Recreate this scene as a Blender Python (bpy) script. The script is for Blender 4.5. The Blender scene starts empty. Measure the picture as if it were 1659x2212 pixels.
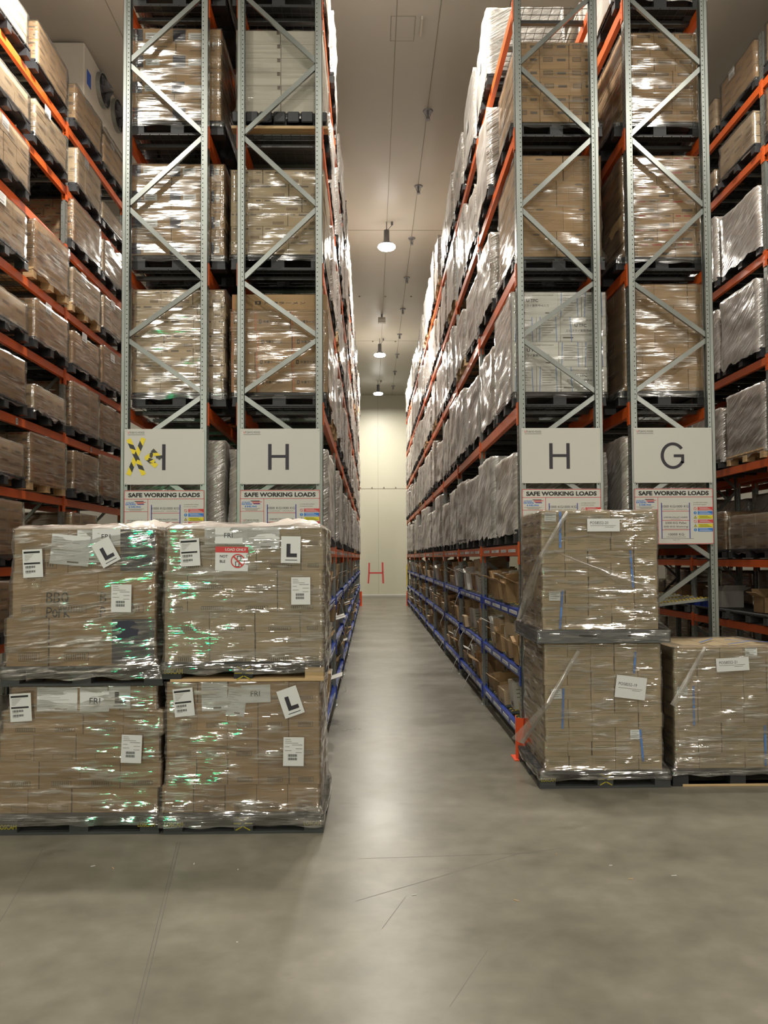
import bpy, bmesh, math, random
from mathutils import Vector, Matrix, noise
random.seed(7)
S = bpy.context.scene
C = S.collection
PI = math.pi
# ------------------------------------------------------------------ camera, light, exposure
cd = bpy.data.cameras.new('camera'); cam = bpy.data.objects.new('camera', cd); C.objects.link(cam)
cd.sensor_fit = 'VERTICAL'; cd.sensor_height = 36.0; cd.lens = 1662.0/2212.0*36.0
cd.shift_y = 40.0/2212.0; cd.clip_start = 0.05; cd.clip_end = 200
Rv = Vector((0.99984963, -0.01654416, -0.00519672)); Uv = Vector((0.00460731, -0.0354673, 0.99936022)); Fv = Vector((0.01671788, 0.99923389, 0.03538575))
cam.matrix_world = Matrix(((Rv.x, Uv.x, -Fv.x, 0), (Rv.y, Uv.y, -Fv.y, 0), (Rv.z, Uv.z, -Fv.z, 2.06), (0, 0, 0, 1)))
S.camera = cam
S.view_settings.view_transform = 'Standard'; S.view_settings.look = 'None'
S.view_settings.exposure = 0.0; S.view_settings.gamma = 1.0; S.view_settings.use_curve_mapping = False
w = bpy.data.worlds.new('world'); S.world = w; w.use_nodes = True
w.node_tree.nodes['Background'].inputs[0].default_value = (0.5, 0.5, 0.5, 1); w.node_tree.nodes['Background'].inputs[1].default_value = 0.02
LAMP_W = 250.0          # each high bay
LAMP_COL = (1.0, 0.94, 0.83)
LENS = 40.0
ADDED_FLOOD_W = 230.0
CEIL = 10.65
# high bay lamps: along three aisles and over the cross aisle; last two added behind the viewpoint for film reflections
LAMPS = [(0.43, 19.4, 2.1), (0.37, 29.9, 2.0), (0.37, 37.0, 2.0), (0.45, 9.3, 1.2), (-3.65, 9.6, 1.5), (-3.65, 19.4, 1.6), (4.7, 8.8, 1.1), (4.7, 19.4, 1.4),
         (0.45, 2.2, 0.65), (-4.0, 2.2, 0.95), (4.9, 2.2, 0.75), (-2.6, -6.0, 0.9), (3.0, -6.0, 0.8)]
try:
    S.cycles.transparent_max_bounces = 16
    S.cycles.max_bounces = 8; S.cycles.diffuse_bounces = 4; S.cycles.glossy_bounces = 4
    S.cycles.sample_clamp_indirect = 6.0
except Exception: pass

# ------------------------------------------------------------------ materials
def newmat(n):
    m = bpy.data.materials.new(n); m.use_nodes = True
    nt = m.node_tree; nt.nodes.clear()
    out = nt.nodes.new('ShaderNodeOutputMaterial')
    return m, nt, out
def N(nt, t, **kw):
    n = nt.nodes.new(t)
    for k, v in kw.items():
        if k.startswith('i_'): n.inputs[k[2:].replace('_', ' ')].default_value = v
        else: setattr(n, k, v)
    return n
def objcoord(nt, scale=(1, 1, 1)):
    tc = nt.nodes.new('ShaderNodeTexCoord'); mp = nt.nodes.new('ShaderNodeMapping')
    mp.inputs['Scale'].default_value = scale
    nt.links.new(tc.outputs['Object'], mp.inputs['Vector'])
    return mp.outputs['Vector']
def ramp(nt, src, a, b, ca=(0, 0, 0, 1), cb=(1, 1, 1, 1)):
    r = nt.nodes.new('ShaderNodeValToRGB'); e = r.color_ramp.elements
    e[0].position = a; e[0].color = ca; e[1].position = b; e[1].color = cb
    nt.links.new(src, r.inputs[0]); return r.outputs['Color']
def c4(c): return (c[0], c[1], c[2], 1)
def mat(n, col, rough=0.6, metal=0.0, var=0.0, vscale=(6, 6, 6), bump=0.0, bscale=(30, 30, 30), emit=0.0, spec=0.5, randcol=0.0, coat=0.0):
    m, nt, out = newmat(n)
    p = N(nt, 'ShaderNodeBsdfPrincipled'); nt.links.new(p.outputs[0], out.inputs[0])
    p.inputs['Base Color'].default_value = c4(col); p.inputs['Roughness'].default_value = rough; p.inputs['Metallic'].default_value = metal
    p.inputs['Specular IOR Level'].default_value = spec
    if coat: p.inputs['Coat Weight'].default_value = coat
    src = None
    if var > 0:
        no = N(nt, 'ShaderNodeTexNoise'); no.inputs['Scale'].default_value = 1; no.inputs['Detail'].default_value = 4
        nt.links.new(objcoord(nt, vscale), no.inputs['Vector'])
        src = ramp(nt, no.outputs['Fac'], 0.3, 0.7, c4([c*(1-var) for c in col]), c4([min(1, c*(1+var)) for c in col]))
    if randcol > 0:
        oi = N(nt, 'ShaderNodeObjectInfo'); hs = N(nt, 'ShaderNodeHueSaturation')
        mr = N(nt, 'ShaderNodeMapRange'); mr.inputs['To Min'].default_value = 1-randcol; mr.inputs['To Max'].default_value = 1+randcol
        nt.links.new(oi.outputs['Random'], mr.inputs['Value']); nt.links.new(mr.outputs[0], hs.inputs['Value'])
        if src: nt.links.new(src, hs.inputs['Color'])
        else: hs.inputs['Color'].default_value = c4(col)
        src = hs.outputs[0]
    if src: nt.links.new(src, p.inputs['Base Color'])
    if bump > 0:
        no = N(nt, 'ShaderNodeTexNoise'); no.inputs['Scale'].default_value = 1; no.inputs['Detail'].default_value = 3
        nt.links.new(objcoord(nt, bscale), no.inputs['Vector'])
        b = N(nt, 'ShaderNodeBump'); b.inputs['Strength'].default_value = bump; b.inputs['Distance'].default_value = 0.01
        nt.links.new(no.outputs['Fac'], b.inputs['Height']); nt.links.new(b.outputs[0], p.inputs['Normal'])
    if emit: p.inputs['Emission Color'].default_value = c4(col); p.inputs['Emission Strength'].default_value = emit
    return m
def film_mat(n, dens=0.10, streak=0.5, rough=0.16, white=0.25, tilt=0.0, bumpd=0.02, sc=1.0, tint=(1, 1, 1), gcol=0.95, finea=0.22, fmul=1.0, fx=1.6, fz=60.0, white_c=(0.62, 0.60, 0.58)):
    """stretch film: clear layer with glossy horizontal wrinkles and milky overlap bands"""
    m, nt, out = newmat(n)
    L = nt.links.new
    tc = N(nt, 'ShaderNodeTexCoord'); rot = N(nt, 'ShaderNodeMapping'); rot.inputs['Rotation'].default_value = (tilt, tilt, 0)
    oi = N(nt, 'ShaderNodeObjectInfo'); om = N(nt, 'ShaderNodeVectorMath', operation='SCALE'); om.inputs[0].default_value = (37.0, 53.0, 71.0); L(oi.outputs['Random'], om.inputs['Scale'])
    oa = N(nt, 'ShaderNodeVectorMath', operation='ADD'); L(tc.outputs['Object'], oa.inputs[0]); L(om.outputs[0], oa.inputs[1])
    L(oa.outputs[0], rot.inputs['Vector'])
    def nz(scale, det=3, dist=0.3):
        mp = N(nt, 'ShaderNodeMapping'); mp.inputs['Scale'].default_value = scale; L(rot.outputs[0], mp.inputs['Vector'])
        no = N(nt, 'ShaderNodeTexNoise'); no.inputs['Scale'].default_value = 1; no.inputs['Detail'].default_value = det; no.inputs['Distortion'].default_value = dist
        L(mp.outputs[0], no.inputs['Vector']); return no.outputs['Fac']
    fine = nz((fx*sc*fmul, fx*sc*fmul, fz*sc), 2.5, 0.25)
    mid = nz((1.1*sc, 1.1*sc, 13*sc), 3, 0.35)
    big = nz((1.3*sc, 1.3*sc, 5*sc), 2, 0.2)
    a = N(nt, 'ShaderNodeMath', operation='MULTIPLY'); L(fine, a.inputs[0]); a.inputs[1].default_value = finea
    b = N(nt, 'ShaderNodeMath', operation='MULTIPLY_ADD'); L(mid, b.inputs[0]); b.inputs[1].default_value = 1.0; L(a.outputs[0], b.inputs[2])
    bp = N(nt, 'ShaderNodeBump'); bp.inputs['Strength'].default_value = 1.0; bp.inputs['Distance'].default_value = bumpd
    L(b.outputs[0], bp.inputs['Height'])
    # film density: clear base, milky where layers overlap or pucker
    f1 = ramp(nt, fine, 0.48, 0.66); f2 = ramp(nt, big, 0.42, 0.68)
    m1 = N(nt, 'ShaderNodeMath', operation='MULTIPLY'); L(f1, m1.inputs[0]); L(f2, m1.inputs[1])
    m1b = N(nt, 'ShaderNodeMath', operation='MULTIPLY'); L(m1.outputs[0], m1b.inputs[0]); m1b.inputs[1].default_value = streak
    m3 = N(nt, 'ShaderNodeMath', operation='MULTIPLY_ADD'); L(f1, m3.inputs[0]); m3.inputs[1].default_value = streak*0.35; m3.inputs[2].default_value = dens
    m3b = N(nt, 'ShaderNodeMath', operation='ADD'); L(m3.outputs[0], m3b.inputs[0]); L(m1b.outputs[0], m3b.inputs[1])
    lw = N(nt, 'ShaderNodeLayerWeight'); lw.inputs['Blend'].default_value = 0.25
    m4 = N(nt, 'ShaderNodeMath', operation='MULTIPLY_ADD'); L(lw.outputs['Fresnel'], m4.inputs[0]); m4.inputs[1].default_value = 0.5; L(m3b.outputs[0], m4.inputs[2]); m4.use_clamp = True
    tr = N(nt, 'ShaderNodeBsdfTransparent'); tr.inputs[0].default_value = c4([0.97*t for t in tint])
    gl = N(nt, 'ShaderNodeBsdfGlossy'); gl.inputs['Color'].default_value = (gcol, gcol, gcol, 1); gl.inputs['Roughness'].default_value = rough; L(bp.outputs[0], gl.inputs['Normal'])
    df = N(nt, 'ShaderNodeBsdfDiffuse'); df.inputs['Color'].default_value = c4(white_c); L(bp.outputs[0], df.inputs['Normal'])
    mx = N(nt, 'ShaderNodeMixShader'); mx.inputs[0].default_value = white; L(gl.outputs[0], mx.inputs[1]); L(df.outputs[0], mx.inputs[2])
    mm = N(nt, 'ShaderNodeMixShader'); L(m4.outputs[0], mm.inputs[0]); L(tr.outputs[0], mm.inputs[1]); L(mx.outputs[0], mm.inputs[2])
    L(mm.outputs[0], out.inputs[0])
    return m
M = {}
M['card'] = mat('cardboard', (0.43, 0.285, 0.15), 0.75, var=0.10, vscale=(3, 3, 12), randcol=0.10, spec=0.25)
M['card2'] = mat('cardboard_pale', (0.52, 0.40, 0.26), 0.75, var=0.08, vscale=(3, 3, 12), randcol=0.08, spec=0.25)
M['card3'] = mat('cardboard_dark', (0.30, 0.20, 0.11), 0.75, var=0.1, vscale=(3, 3, 12), randcol=0.1, spec=0.25)
M['card4'] = mat('cardboard_olive', (0.47, 0.37, 0.235), 0.72, var=0.08, vscale=(3, 3, 12), randcol=0.06, spec=0.25)
M['cream'] = mat('cream_board', (0.58, 0.55, 0.47), 0.7, var=0.04, randcol=0.05, spec=0.25)
M['whitebox'] = mat('white_board', (0.72, 0.71, 0.66), 0.7, var=0.04, randcol=0.05, spec=0.25)
M['slate'] = mat('dark_blue_print', (0.035, 0.036, 0.06), 0.5)
M['ink'] = mat('black_ink', (0.02, 0.02, 0.022), 0.5)
M['inkg'] = mat('faded_ink', (0.13, 0.10, 0.07), 0.6)
M['inkgreen'] = mat('green_ink', (0.16, 0.19, 0.10), 0.6)
M['inkred'] = mat('red_ink', (0.45, 0.06, 0.04), 0.6)
M['inkorange'] = mat('orange_ink', (0.55, 0.16, 0.05), 0.6)
M['inkblue'] = mat('blue_ink', (0.03, 0.10, 0.45), 0.6)
M['paper'] = mat('paper', (0.74, 0.76, 0.76), 0.6)
M['strapblue'] = mat('blue_strap', (0.10, 0.24, 0.60), 0.35)
M['galv'] = mat('galvanised_steel', (0.34, 0.365, 0.345), 0.36, 0.7, var=0.12, vscale=(9, 9, 2))
M['galvd'] = mat('galvanised_steel_brace', (0.30, 0.32, 0.305), 0.30, 0.75, var=0.1, vscale=(5, 5, 5))
M['hole'] = mat('punched_hole', (0.01, 0.01, 0.01), 0.8)
M['orange'] = mat('orange_enamel', (0.68, 0.115, 0.018), 0.34, var=0.05)
M['orangeguard'] = mat('orange_guard_enamel', (0.80, 0.09, 0.02), 0.4)
M['blue'] = mat('blue_enamel', (0.018, 0.055, 0.36), 0.32, var=0.05)
M['mesh'] = mat('dark_wire', (0.10, 0.10, 0.10), 0.4, 0.6)
M['black'] = mat('black_plastic', (0.028, 0.030, 0.034), 0.45, var=0.15)
M['greyplastic'] = mat('grey_plastic', (0.13, 0.14, 0.145), 0.42, var=0.12)
M['charwood'] = mat('grey_pallet_boards', (0.055, 0.058, 0.060), 0.6, var=0.2, vscale=(4, 4, 30))
M['wood'] = mat('raw_pine', (0.60, 0.42, 0.22), 0.65, var=0.18, vscale=(3, 40, 40))
M['bluewood'] = mat('blue_painted_boards', (0.02, 0.12, 0.45), 0.55, var=0.15)
M['yellowpaint'] = mat('yellow_stencil', (0.42, 0.36, 0.03), 0.6)
M['yellow'] = mat('yellow_tape', (0.85, 0.68, 0.02), 0.35)
M['roller'] = mat('yellow_roller_wheels', (0.75, 0.52, 0.03), 0.4)
M['tapeblack'] = mat('black_tape', (0.015, 0.015, 0.015), 0.3)
M['sign'] = mat('white_sign_panel', (0.62, 0.62, 0.58), 0.35, spec=0.4)
M['signink'] = mat('sign_lettering', (0.035, 0.032, 0.045), 0.5)
M['signred'] = mat('sign_red', (0.62, 0.06, 0.06), 0.5)
M['signblue'] = mat('sign_blue', (0.02, 0.20, 0.62), 0.5)
M['signnavy'] = mat('sign_navy', (0.03, 0.03, 0.30), 0.5)
M['signyellow'] = mat('sign_yellow', (0.72, 0.66, 0.03), 0.5)
M['wallred'] = mat('red_wall_paint', (0.62, 0.05, 0.05), 0.6)
M['seam'] = mat('panel_joint', (0.28, 0.26, 0.21), 0.6)
M['lampbody'] = mat('lamp_housing', (0.22, 0.22, 0.24), 0.4, 0.5)
M['fancase'] = mat('evaporator_casing', (0.56, 0.53, 0.46), 0.45)
M['fandark'] = mat('fan_grille', (0.03, 0.03, 0.035), 0.5)
M['film'] = film_mat('stretch_film', 0.13, 0.42, 0.16, 0.14, bumpd=0.0075, fx=3.0, fz=45.0)
M['filmfloor'] = film_mat('stretch_film_floor_loads', 0.20, 0.60, 0.075, 0.10, bumpd=0.017, finea=0.40, fx=4.0, fz=36.0)
M['filmt'] = film_mat('stretch_film_tilted', 0.20, 0.60, 0.075, 0.10, tilt=0.09, bumpd=0.017, finea=0.40, fx=4.0, fz=36.0)
M['filmside'] = film_mat('stretch_film_rack', 0.46, 0.42, 0.20, 0.62, tilt=0.5, bumpd=0.020, finea=0.6, fx=4.0, fz=50.0, white_c=(0.76, 0.73, 0.69))
M['filmclear'] = film_mat('stretch_film_clear', 0.08, 0.30, 0.12, 0.14, bumpd=0.005)
M['filmclearfloor'] = film_mat('stretch_film_clear_floor_loads', 0.13, 0.50, 0.075, 0.12, bumpd=0.013, finea=0.35, fx=4.0, fz=36.0)
M['filmheavy'] = film_mat('stretch_film_thick', 0.34, 0.40, 0.16, 0.5, tilt=0.9, sc=1.3)
# floor
def floor_mat():
    m, nt, out = newmat('polished_concrete'); L = nt.links.new
    p = N(nt, 'ShaderNodeBsdfPrincipled'); L(p.outputs[0], out.inputs[0])
    n1 = N(nt, 'ShaderNodeTexNoise'); n1.inputs['Scale'].default_value = 1; n1.inputs['Detail'].default_value = 6; n1.inputs['Roughness'].default_value = 0.6
    L(objcoord(nt, (0.7, 0.9, 1)), n1.inputs['Vector'])
    n2 = N(nt, 'ShaderNodeTexNoise'); n2.inputs['Scale'].default_value = 1; n2.inputs['Detail'].default_value = 8
    L(objcoord(nt, (5, 5, 1)), n2.inputs['Vector'])
    a = ramp(nt, n1.outputs['Fac'], 0.32, 0.68, (0.140, 0.129, 0.098, 1), (0.240, 0.222, 0.178, 1))
    b = ramp(nt, n2.outputs['Fac'], 0.25, 0.75, (0.80, 0.80, 0.80, 1), (1.1, 1.1, 1.1, 1))
    mu = N(nt, 'ShaderNodeMix', data_type='RGBA', blend_type='MULTIPLY'); mu.inputs[0].default_value = 1
    L(a, mu.inputs[6]); L(b, mu.inputs[7])
    # scuffed tyre marks
    n3 = N(nt, 'ShaderNodeTexNoise'); n3.inputs['Scale'].default_value = 1; n3.inputs['Detail'].default_value = 5
    L(objcoord(nt, (1.6, 2.4, 1)), n3.inputs['Vector'])
    s = ramp(nt, n3.outputs['Fac'], 0.66, 0.74, (1, 1, 1, 1), (0.62, 0.60, 0.60, 1))
    mv = N(nt, 'ShaderNodeMix', data_type='RGBA', blend_type='MULTIPLY'); mv.inputs[0].default_value = 0.8
    L(mu.outputs[2], mv.inputs[6]); L(s, mv.inputs[7]); L(mv.outputs[2], p.inputs['Base Color'])
    r = ramp(nt, n1.outputs['Fac'], 0.3, 0.7, (0.27, 0.27, 0.27, 1), (0.36, 0.36, 0.36, 1)); L(r, p.inputs['Roughness'])
    p.inputs['Specular IOR Level'].default_value = 0.20
    bp = N(nt, 'ShaderNodeBump'); bp.inputs['Strength'].default_value = 0.05; bp.inputs['Distance'].default_value = 0.01
    L(n2.outputs['Fac'], bp.inputs['Height']); L(bp.outputs[0], p.inputs['Normal'])
    return m
M['floor'] = floor_mat()
M['ceil'] = mat('ceiling_panel', (0.48, 0.455, 0.40), 0.42, var=0.05, vscale=(0.4, 0.4, 0.4))
M['wall'] = mat('insulated_wall_panel', (0.60, 0.58, 0.46), 0.40, var=0.03, vscale=(0.5, 0.5, 0.5))
M['wallside'] = mat('wall_side_panel', (0.50, 0.48, 0.42), 0.45, var=0.03, vscale=(0.5, 0.5, 0.5))
def emis(n, col, st):
    m, nt, out = newmat(n); e = N(nt, 'ShaderNodeEmission'); e.inputs[0].default_value = c4(col); e.inputs[1].default_value = st
    nt.links.new(e.outputs[0], out.inputs[0]); return m
M['lens'] = emis('lamp_lens', (1, 0.96, 0.88), LENS)
M['green'] = emis('added_green_lens', (0.0, 1.0, 0.35), 45.0)

# ------------------------------------------------------------------ mesh builder
TXT = {}
def text_geo(s, bold=0.0):
    k = (s, bold)
    if k in TXT: return TXT[k]
    cu = bpy.data.curves.new('t', 'FONT'); cu.body = s; cu.size = 1.0; cu.offset = bold; cu.resolution_u = 3
    o = bpy.data.objects.new('t', cu); C.objects.link(o)
    dg = bpy.context.evaluated_depsgraph_get(); dg.update()
    me = bpy.data.meshes.new_from_object(o.evaluated_get(dg))
    v = [(a.co.x, a.co.y) for a in me.vertices]; f = [list(q.vertices) for q in me.polygons]
    bpy.data.objects.remove(o); bpy.data.curves.remove(cu); bpy.data.meshes.remove(me)
    if not v: v = [(0, 0), (1, 0), (1, 1), (0, 1)]; f = [[0, 1, 2, 3]]
    mnx = min(a[0] for a in v); mxx = max(a[0] for a in v); mny = min(a[1] for a in v); mxy = max(a[1] for a in v)
    TXT[k] = (v, f, mnx, mxx, mny, mxy); return TXT[k]
class MB:
    def __init__(s): s.v = []; s.f = []; s.m = []; s.mats = []
    def mi(s, m):
        if m not in s.mats: s.mats.append(m)
        return s.mats.index(m)
    def add(s, vs, fs, m):
        b = len(s.v); s.v += [tuple(a) for a in vs]; k = s.mi(m)
        for f in fs: s.f.append([b+i for i in f]); s.m.append(k)
    def box(s, x0, x1, y0, y1, z0, z1, m, j=0.0):
        P = [(x0, y0, z0), (x1, y0, z0), (x1, y1, z0), (x0, y1, z0), (x0, y0, z1), (x1, y0, z1), (x1, y1, z1), (x0, y1, z1)]
        if j: P = [(a+random.uniform(-j, j), b+random.uniform(-j, j), c+random.uniform(-j, j)*0.5) for a, b, c in P]
        s.add(P, [(0, 3, 2, 1), (4, 5, 6, 7), (0, 1, 5, 4), (1, 2, 6, 5), (2, 3, 7, 6), (3, 0, 4, 7)], m)
    def bar(s, p, q, w, h, m, up=(0, 0, 1)):
        p = Vector(p); q = Vector(q); d = (q-p).normalized(); u = Vector(up); a = d.cross(u)
        if a.length < 1e-4: a = d.cross(Vector((1, 0, 0)))
        a.normalize(); b = a.cross(d)
        P = []
        for o in (p, q):
            for i, k in ((-1, -1), (1, -1), (1, 1), (-1, 1)): P.append(o+a*(i*w/2)+b*(k*h/2))
        s.add(P, [(0, 1, 2, 3), (7, 6, 5, 4), (0, 4, 5, 1), (1, 5, 6, 2), (2, 6, 7, 3), (3, 7, 4, 0)], m)
    def cyl(s, p, q, r, m, n=10, r2=None):
        p = Vector(p); q = Vector(q); d = (q-p).normalized(); a = d.cross(Vector((0, 0, 1)))
        if a.length < 1e-4: a = Vector((1, 0, 0))
        a.normalize(); b = d.cross(a); r2 = r if r2 is None else r2
        P = [p+(a*math.cos(2*PI*i/n)+b*math.sin(2*PI*i/n))*r for i in range(n)]+[q+(a*math.cos(2*PI*i/n)+b*math.sin(2*PI*i/n))*r2 for i in range(n)]
        F = [(i, (i+1) % n, n+(i+1) % n, n+i) for i in range(n)]+[tuple(range(n-1, -1, -1)), tuple(range(n, 2*n))]
        s.add(P, F, m)
    def rot_profile(s, c, prof, m, n=20):   # lathe about z
        P = []; F = []
        for r, z in prof:
            for i in range(n): P.append((c[0]+r*math.cos(2*PI*i/n), c[1]+r*math.sin(2*PI*i/n), c[2]+z))
        for k in range(len(prof)-1):
            for i in range(n): F.append((k*n+i, k*n+(i+1) % n, (k+1)*n+(i+1) % n, (k+1)*n+i))
        s.add(P, F, m)
    def quad(s, a, b, c, d, m): s.add([a, b, c, d], [(0, 1, 2, 3)], m)
    # flat shapes on a face described by origin o, unit vectors u (right), v (up)
    def fr(s, o, u, v, x0, x1, y0, y1, m, rot=0.0, lift=0.0, cx=None, cy=None):
        o = Vector(o); u = Vector(u); v = Vector(v); n = u.cross(v)
        cx = (x0+x1)/2 if cx is None else cx; cy = (y0+y1)/2 if cy is None else cy
        P = []
        for x, y in ((x0, y0), (x1, y0), (x1, y1), (x0, y1)):
            dx, dy = x-cx, y-cy; X = cx+dx*math.cos(rot)-dy*math.sin(rot); Y = cy+dx*math.sin(rot)+dy*math.cos(rot)
            P.append(o+u*X+v*Y+n*lift)
        s.add(P, [(0, 1, 2, 3)], m)
    def frame(s, o, u, v, x0, x1, y0, y1, t, m, lift=0.0):
        s.fr(o, u, v, x0, x1, y0, y0+t, m, lift=lift); s.fr(o, u, v, x0, x1, y1-t, y1, m, lift=lift)
        s.fr(o, u, v, x0, x0+t, y0, y1, m, lift=lift); s.fr(o, u, v, x1-t, x1, y0, y1, m, lift=lift)
    def text(s, t, o, u, v, x, y, h, m, lift=0.0, width=None, bold=0.0, rot=0.0, cx=0, cy=0, maxw=None, center=False):
        """text with its box's lower left at (x, y), height h (of the glyph box) on the frame"""
        V, F, a, b, c, d = text_geo(t, bold); k = h/(d-c); kx = k
        if width: kx = width/(b-a)
        if center: x = x-(b-a)*kx/2
        o = Vector(o); u = Vector(u); v = Vector(v); n = u.cross(v); P = []
        for q in V:
            X = x+(q[0]-a)*kx; Y = y+(q[1]-c)*k
            if rot:
                dx, dy = X-cx, Y-cy; X = cx+dx*math.cos(rot)-dy*math.sin(rot); Y = cy+dx*math.sin(rot)+dy*math.cos(rot)
            P.append(o+u*X+v*Y+n*lift)
        s.add(P, F, m)
    def mesh(s, name, bevel=0.0, smooth=False):
        me = bpy.data.meshes.new(name); me.from_pydata([tuple(a) for a in s.v], [], s.f)
        for m in s.mats: me.materials.append(m)
        me.polygons.foreach_set('material_index', s.m)
        if smooth: me.polygons.foreach_set('use_smooth', [True]*len(s.f))
        me.update()
        if bevel:
            bm = bmesh.new(); bm.from_mesh(me)
            bmesh.ops.bevel(bm, geom=[e for e in bm.edges if len(e.link_faces) == 2], offset=bevel, segments=1, affect='EDGES', clamp_overlap=True)
            bm.to_mesh(me); bm.free()
        return me
    def obj(s, name, parent=None, bevel=0.0, smooth=False, loc=None):
        return inst(name, s.mesh(name, bevel, smooth), parent, loc)
def inst(name, me, parent=None, loc=None):
    o = bpy.data.objects.new(name, me); C.objects.link(o)
    if parent: o.parent = parent
    if loc is not None: o.location = loc
    return o
def tag(o, label=None, cat=None, group=None, kind=None):
    if label: o['label'] = label
    if cat: o['category'] = cat
    if group: o['group'] = group
    if kind: o['kind'] = kind
    return o
def empty(name, loc, label, cat, group=None):
    o = bpy.data.objects.new(name, None); C.objects.link(o); o.location = loc; o.empty_display_size = 0.1
    return tag(o, label, cat, group)
FX = ((1, 0, 0), (0, 0, 1))           # frame facing the camera (-y): u=+x v=+z
FXR = ((0, -1, 0), (0, 0, 1))         # facing -x : u=-y, v=z
FXL = ((0, 1, 0), (0, 0, 1))          # facing +x : u=+y, v=z

# ------------------------------------------------------------------ the room
XL, XR, YB, YF = -8.6, 10.4, -12.0, 40.4
m = MB(); m.box(XL-0.2, XR+0.2, YB-0.2, YF+0.2, -0.2, 0, M['floor'])
# saw-cut joints
tag(m.obj('floor'), kind='structure')
m = MB(); m.box(XL-0.2, XR+0.2, YB-0.2, YF+0.2, CEIL, CEIL+0.2, M['ceil']); tag(m.obj('ceiling'), kind='structure')
for nm, b, mt in (('wall_left', (XL-0.2, XL, YB-0.2, YF+0.2), 'wallside'), ('wall_right', (XR, XR+0.2, YB-0.2, YF+0.2), 'wallside'),
                  ('wall_back', (XL, XR, YB-0.2, YB), 'wallside'), ('wall_front', (XL, XR, YF, YF+0.2), 'wall')):
    m = MB(); m.box(b[0], b[1], b[2], b[3], 0, CEIL, M[mt]); tag(m.obj(nm), kind='structure')
# ceiling joints, wall joints
tn = 1
def trim(boxes, mt, dots=()):
    global tn
    m = MB()
    for b in boxes: m.box(*b, M[mt])
    for p, q, r in dots: m.cyl(p, q, r, M[mt], 8)
    tag(m.obj('trim_%d' % tn), kind='structure'); tn += 1
for y in (19.9, 30.2):
    trim([(XL, XR, y-0.012, y+0.012, CEIL-0.004, CEIL)], 'seam', [((x*0.9-8, y+0.05, CEIL), (x*0.9-8, y+0.05, CEIL-0.03), 0.03) for x in range(20)] if y > 25 else [])
trim([(XL+0.1, XL+0.11, 25.0, 25.01, CEIL-0.004, CEIL)], 'seam', [((x*0.85-8, 25.0, CEIL), (x*0.85-8, 25.0, CEIL-0.025), 0.03) for x in range(21)])
for x in (-6.0, -4.05, -1.0, 0.44, 2.2, 5.2, 8.0):
    trim([(x-0.008, x+0.008, YB, YF, CEIL-0.004, CEIL)], 'seam')
trim([(0.375, 0.385, YF-0.004, YF, 0.1, CEIL)], 'seam'); trim([(-3.3, -3.29, YF-0.004, YF, 0.1, CEIL)], 'seam'); trim([(3.9, 3.91, YF-0.004, YF, 0.1, CEIL)], 'seam')
trim([(XL, XR, YF-0.006, YF, 5.68, 5.71)], 'seam', [((x*0.62-8, YF-0.03, 5.76), (x*0.62-8, YF, 5.76), 0.035) for x in range(30)])
M['coving'] = mat('coving', (0.42, 0.41, 0.36), 0.5)
m = MB(); m.box(XL, XR, YF-0.06, YF, 0, 0.10, M['coving']); m.quad((XL, YF-0.06, 0.1), (XR, YF-0.06, 0.1), (XR, YF, 0.15), (XL, YF, 0.15), M['coving']); tag(m.obj('baseboard_front'), kind='structure')
# floor saw cuts and scratches
m = MB()
for (x0, y0, x1, y1, wd) in ((-1.42, 5.7, -1.02, 3.2, 0.004), (-1.40, 5.7, -1.00, 3.2, 0.004), (-2.35, 5.6, -1.9, 3.4, 0.003), (-0.1, 4.7, 1.0, 5.4, 0.004), (1.0, 5.4, 1.35, 5.5, 0.004), (-0.1, 5.35, 1.2, 5.42, 0.003), (0.05, 4.35, 0.2, 4.75, 0.003), (0.35, 3.6, 0.6, 4.1, 0.003)):
    d = Vector((x1-x0, y1-y0, 0)).normalized(); a = Vector((-d.y, d.x, 0))*wd/2
    p = Vector((x0, y0, 0.0006)); q = Vector((x1, y1, 0.0006)); m.quad(p-a, q-a, q+a, p+a, M['scr'] if 'scr' in M else M.setdefault('scr', mat('scratch', (0.10, 0.095, 0.085), 0.5)))
tag(m.obj('trim_%d' % tn), kind='structure'); tn += 1
# painted letter on the far wall
m = MB(); Y = YF-0.004
def stroke(m, pts, wd, Y, mt):
    for (a, b) in zip(pts[:-1], pts[1:]):
        d = Vector((b[0]-a[0], 0, b[1]-a[1])).normalized(); n = Vector((-d.z, 0, d.x))*wd/2
        p = Vector((a[0], Y, a[1])); q = Vector((b[0], Y, b[1])); e = d*wd*0.25
        m.quad(p-e-n, q+e-n, q+e+n, p-e+n, mt)
stroke(m, [(-0.11, 1.78), (-0.12, 1.3), (-0.16, 0.74)], 0.075, Y, M['wallred'])
stroke(m, [(0.59, 1.80), (0.60, 1.3), (0.62, 0.74)], 0.085, Y, M['wallred'])
stroke(m, [(-0.12, 1.27), (0.60, 1.27)], 0.07, Y-0.001, M['wallred'])
tag(m.obj('painted_letter'), 'red letter H painted low on the pale far wall at the end of the aisle', 'letter')

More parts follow.
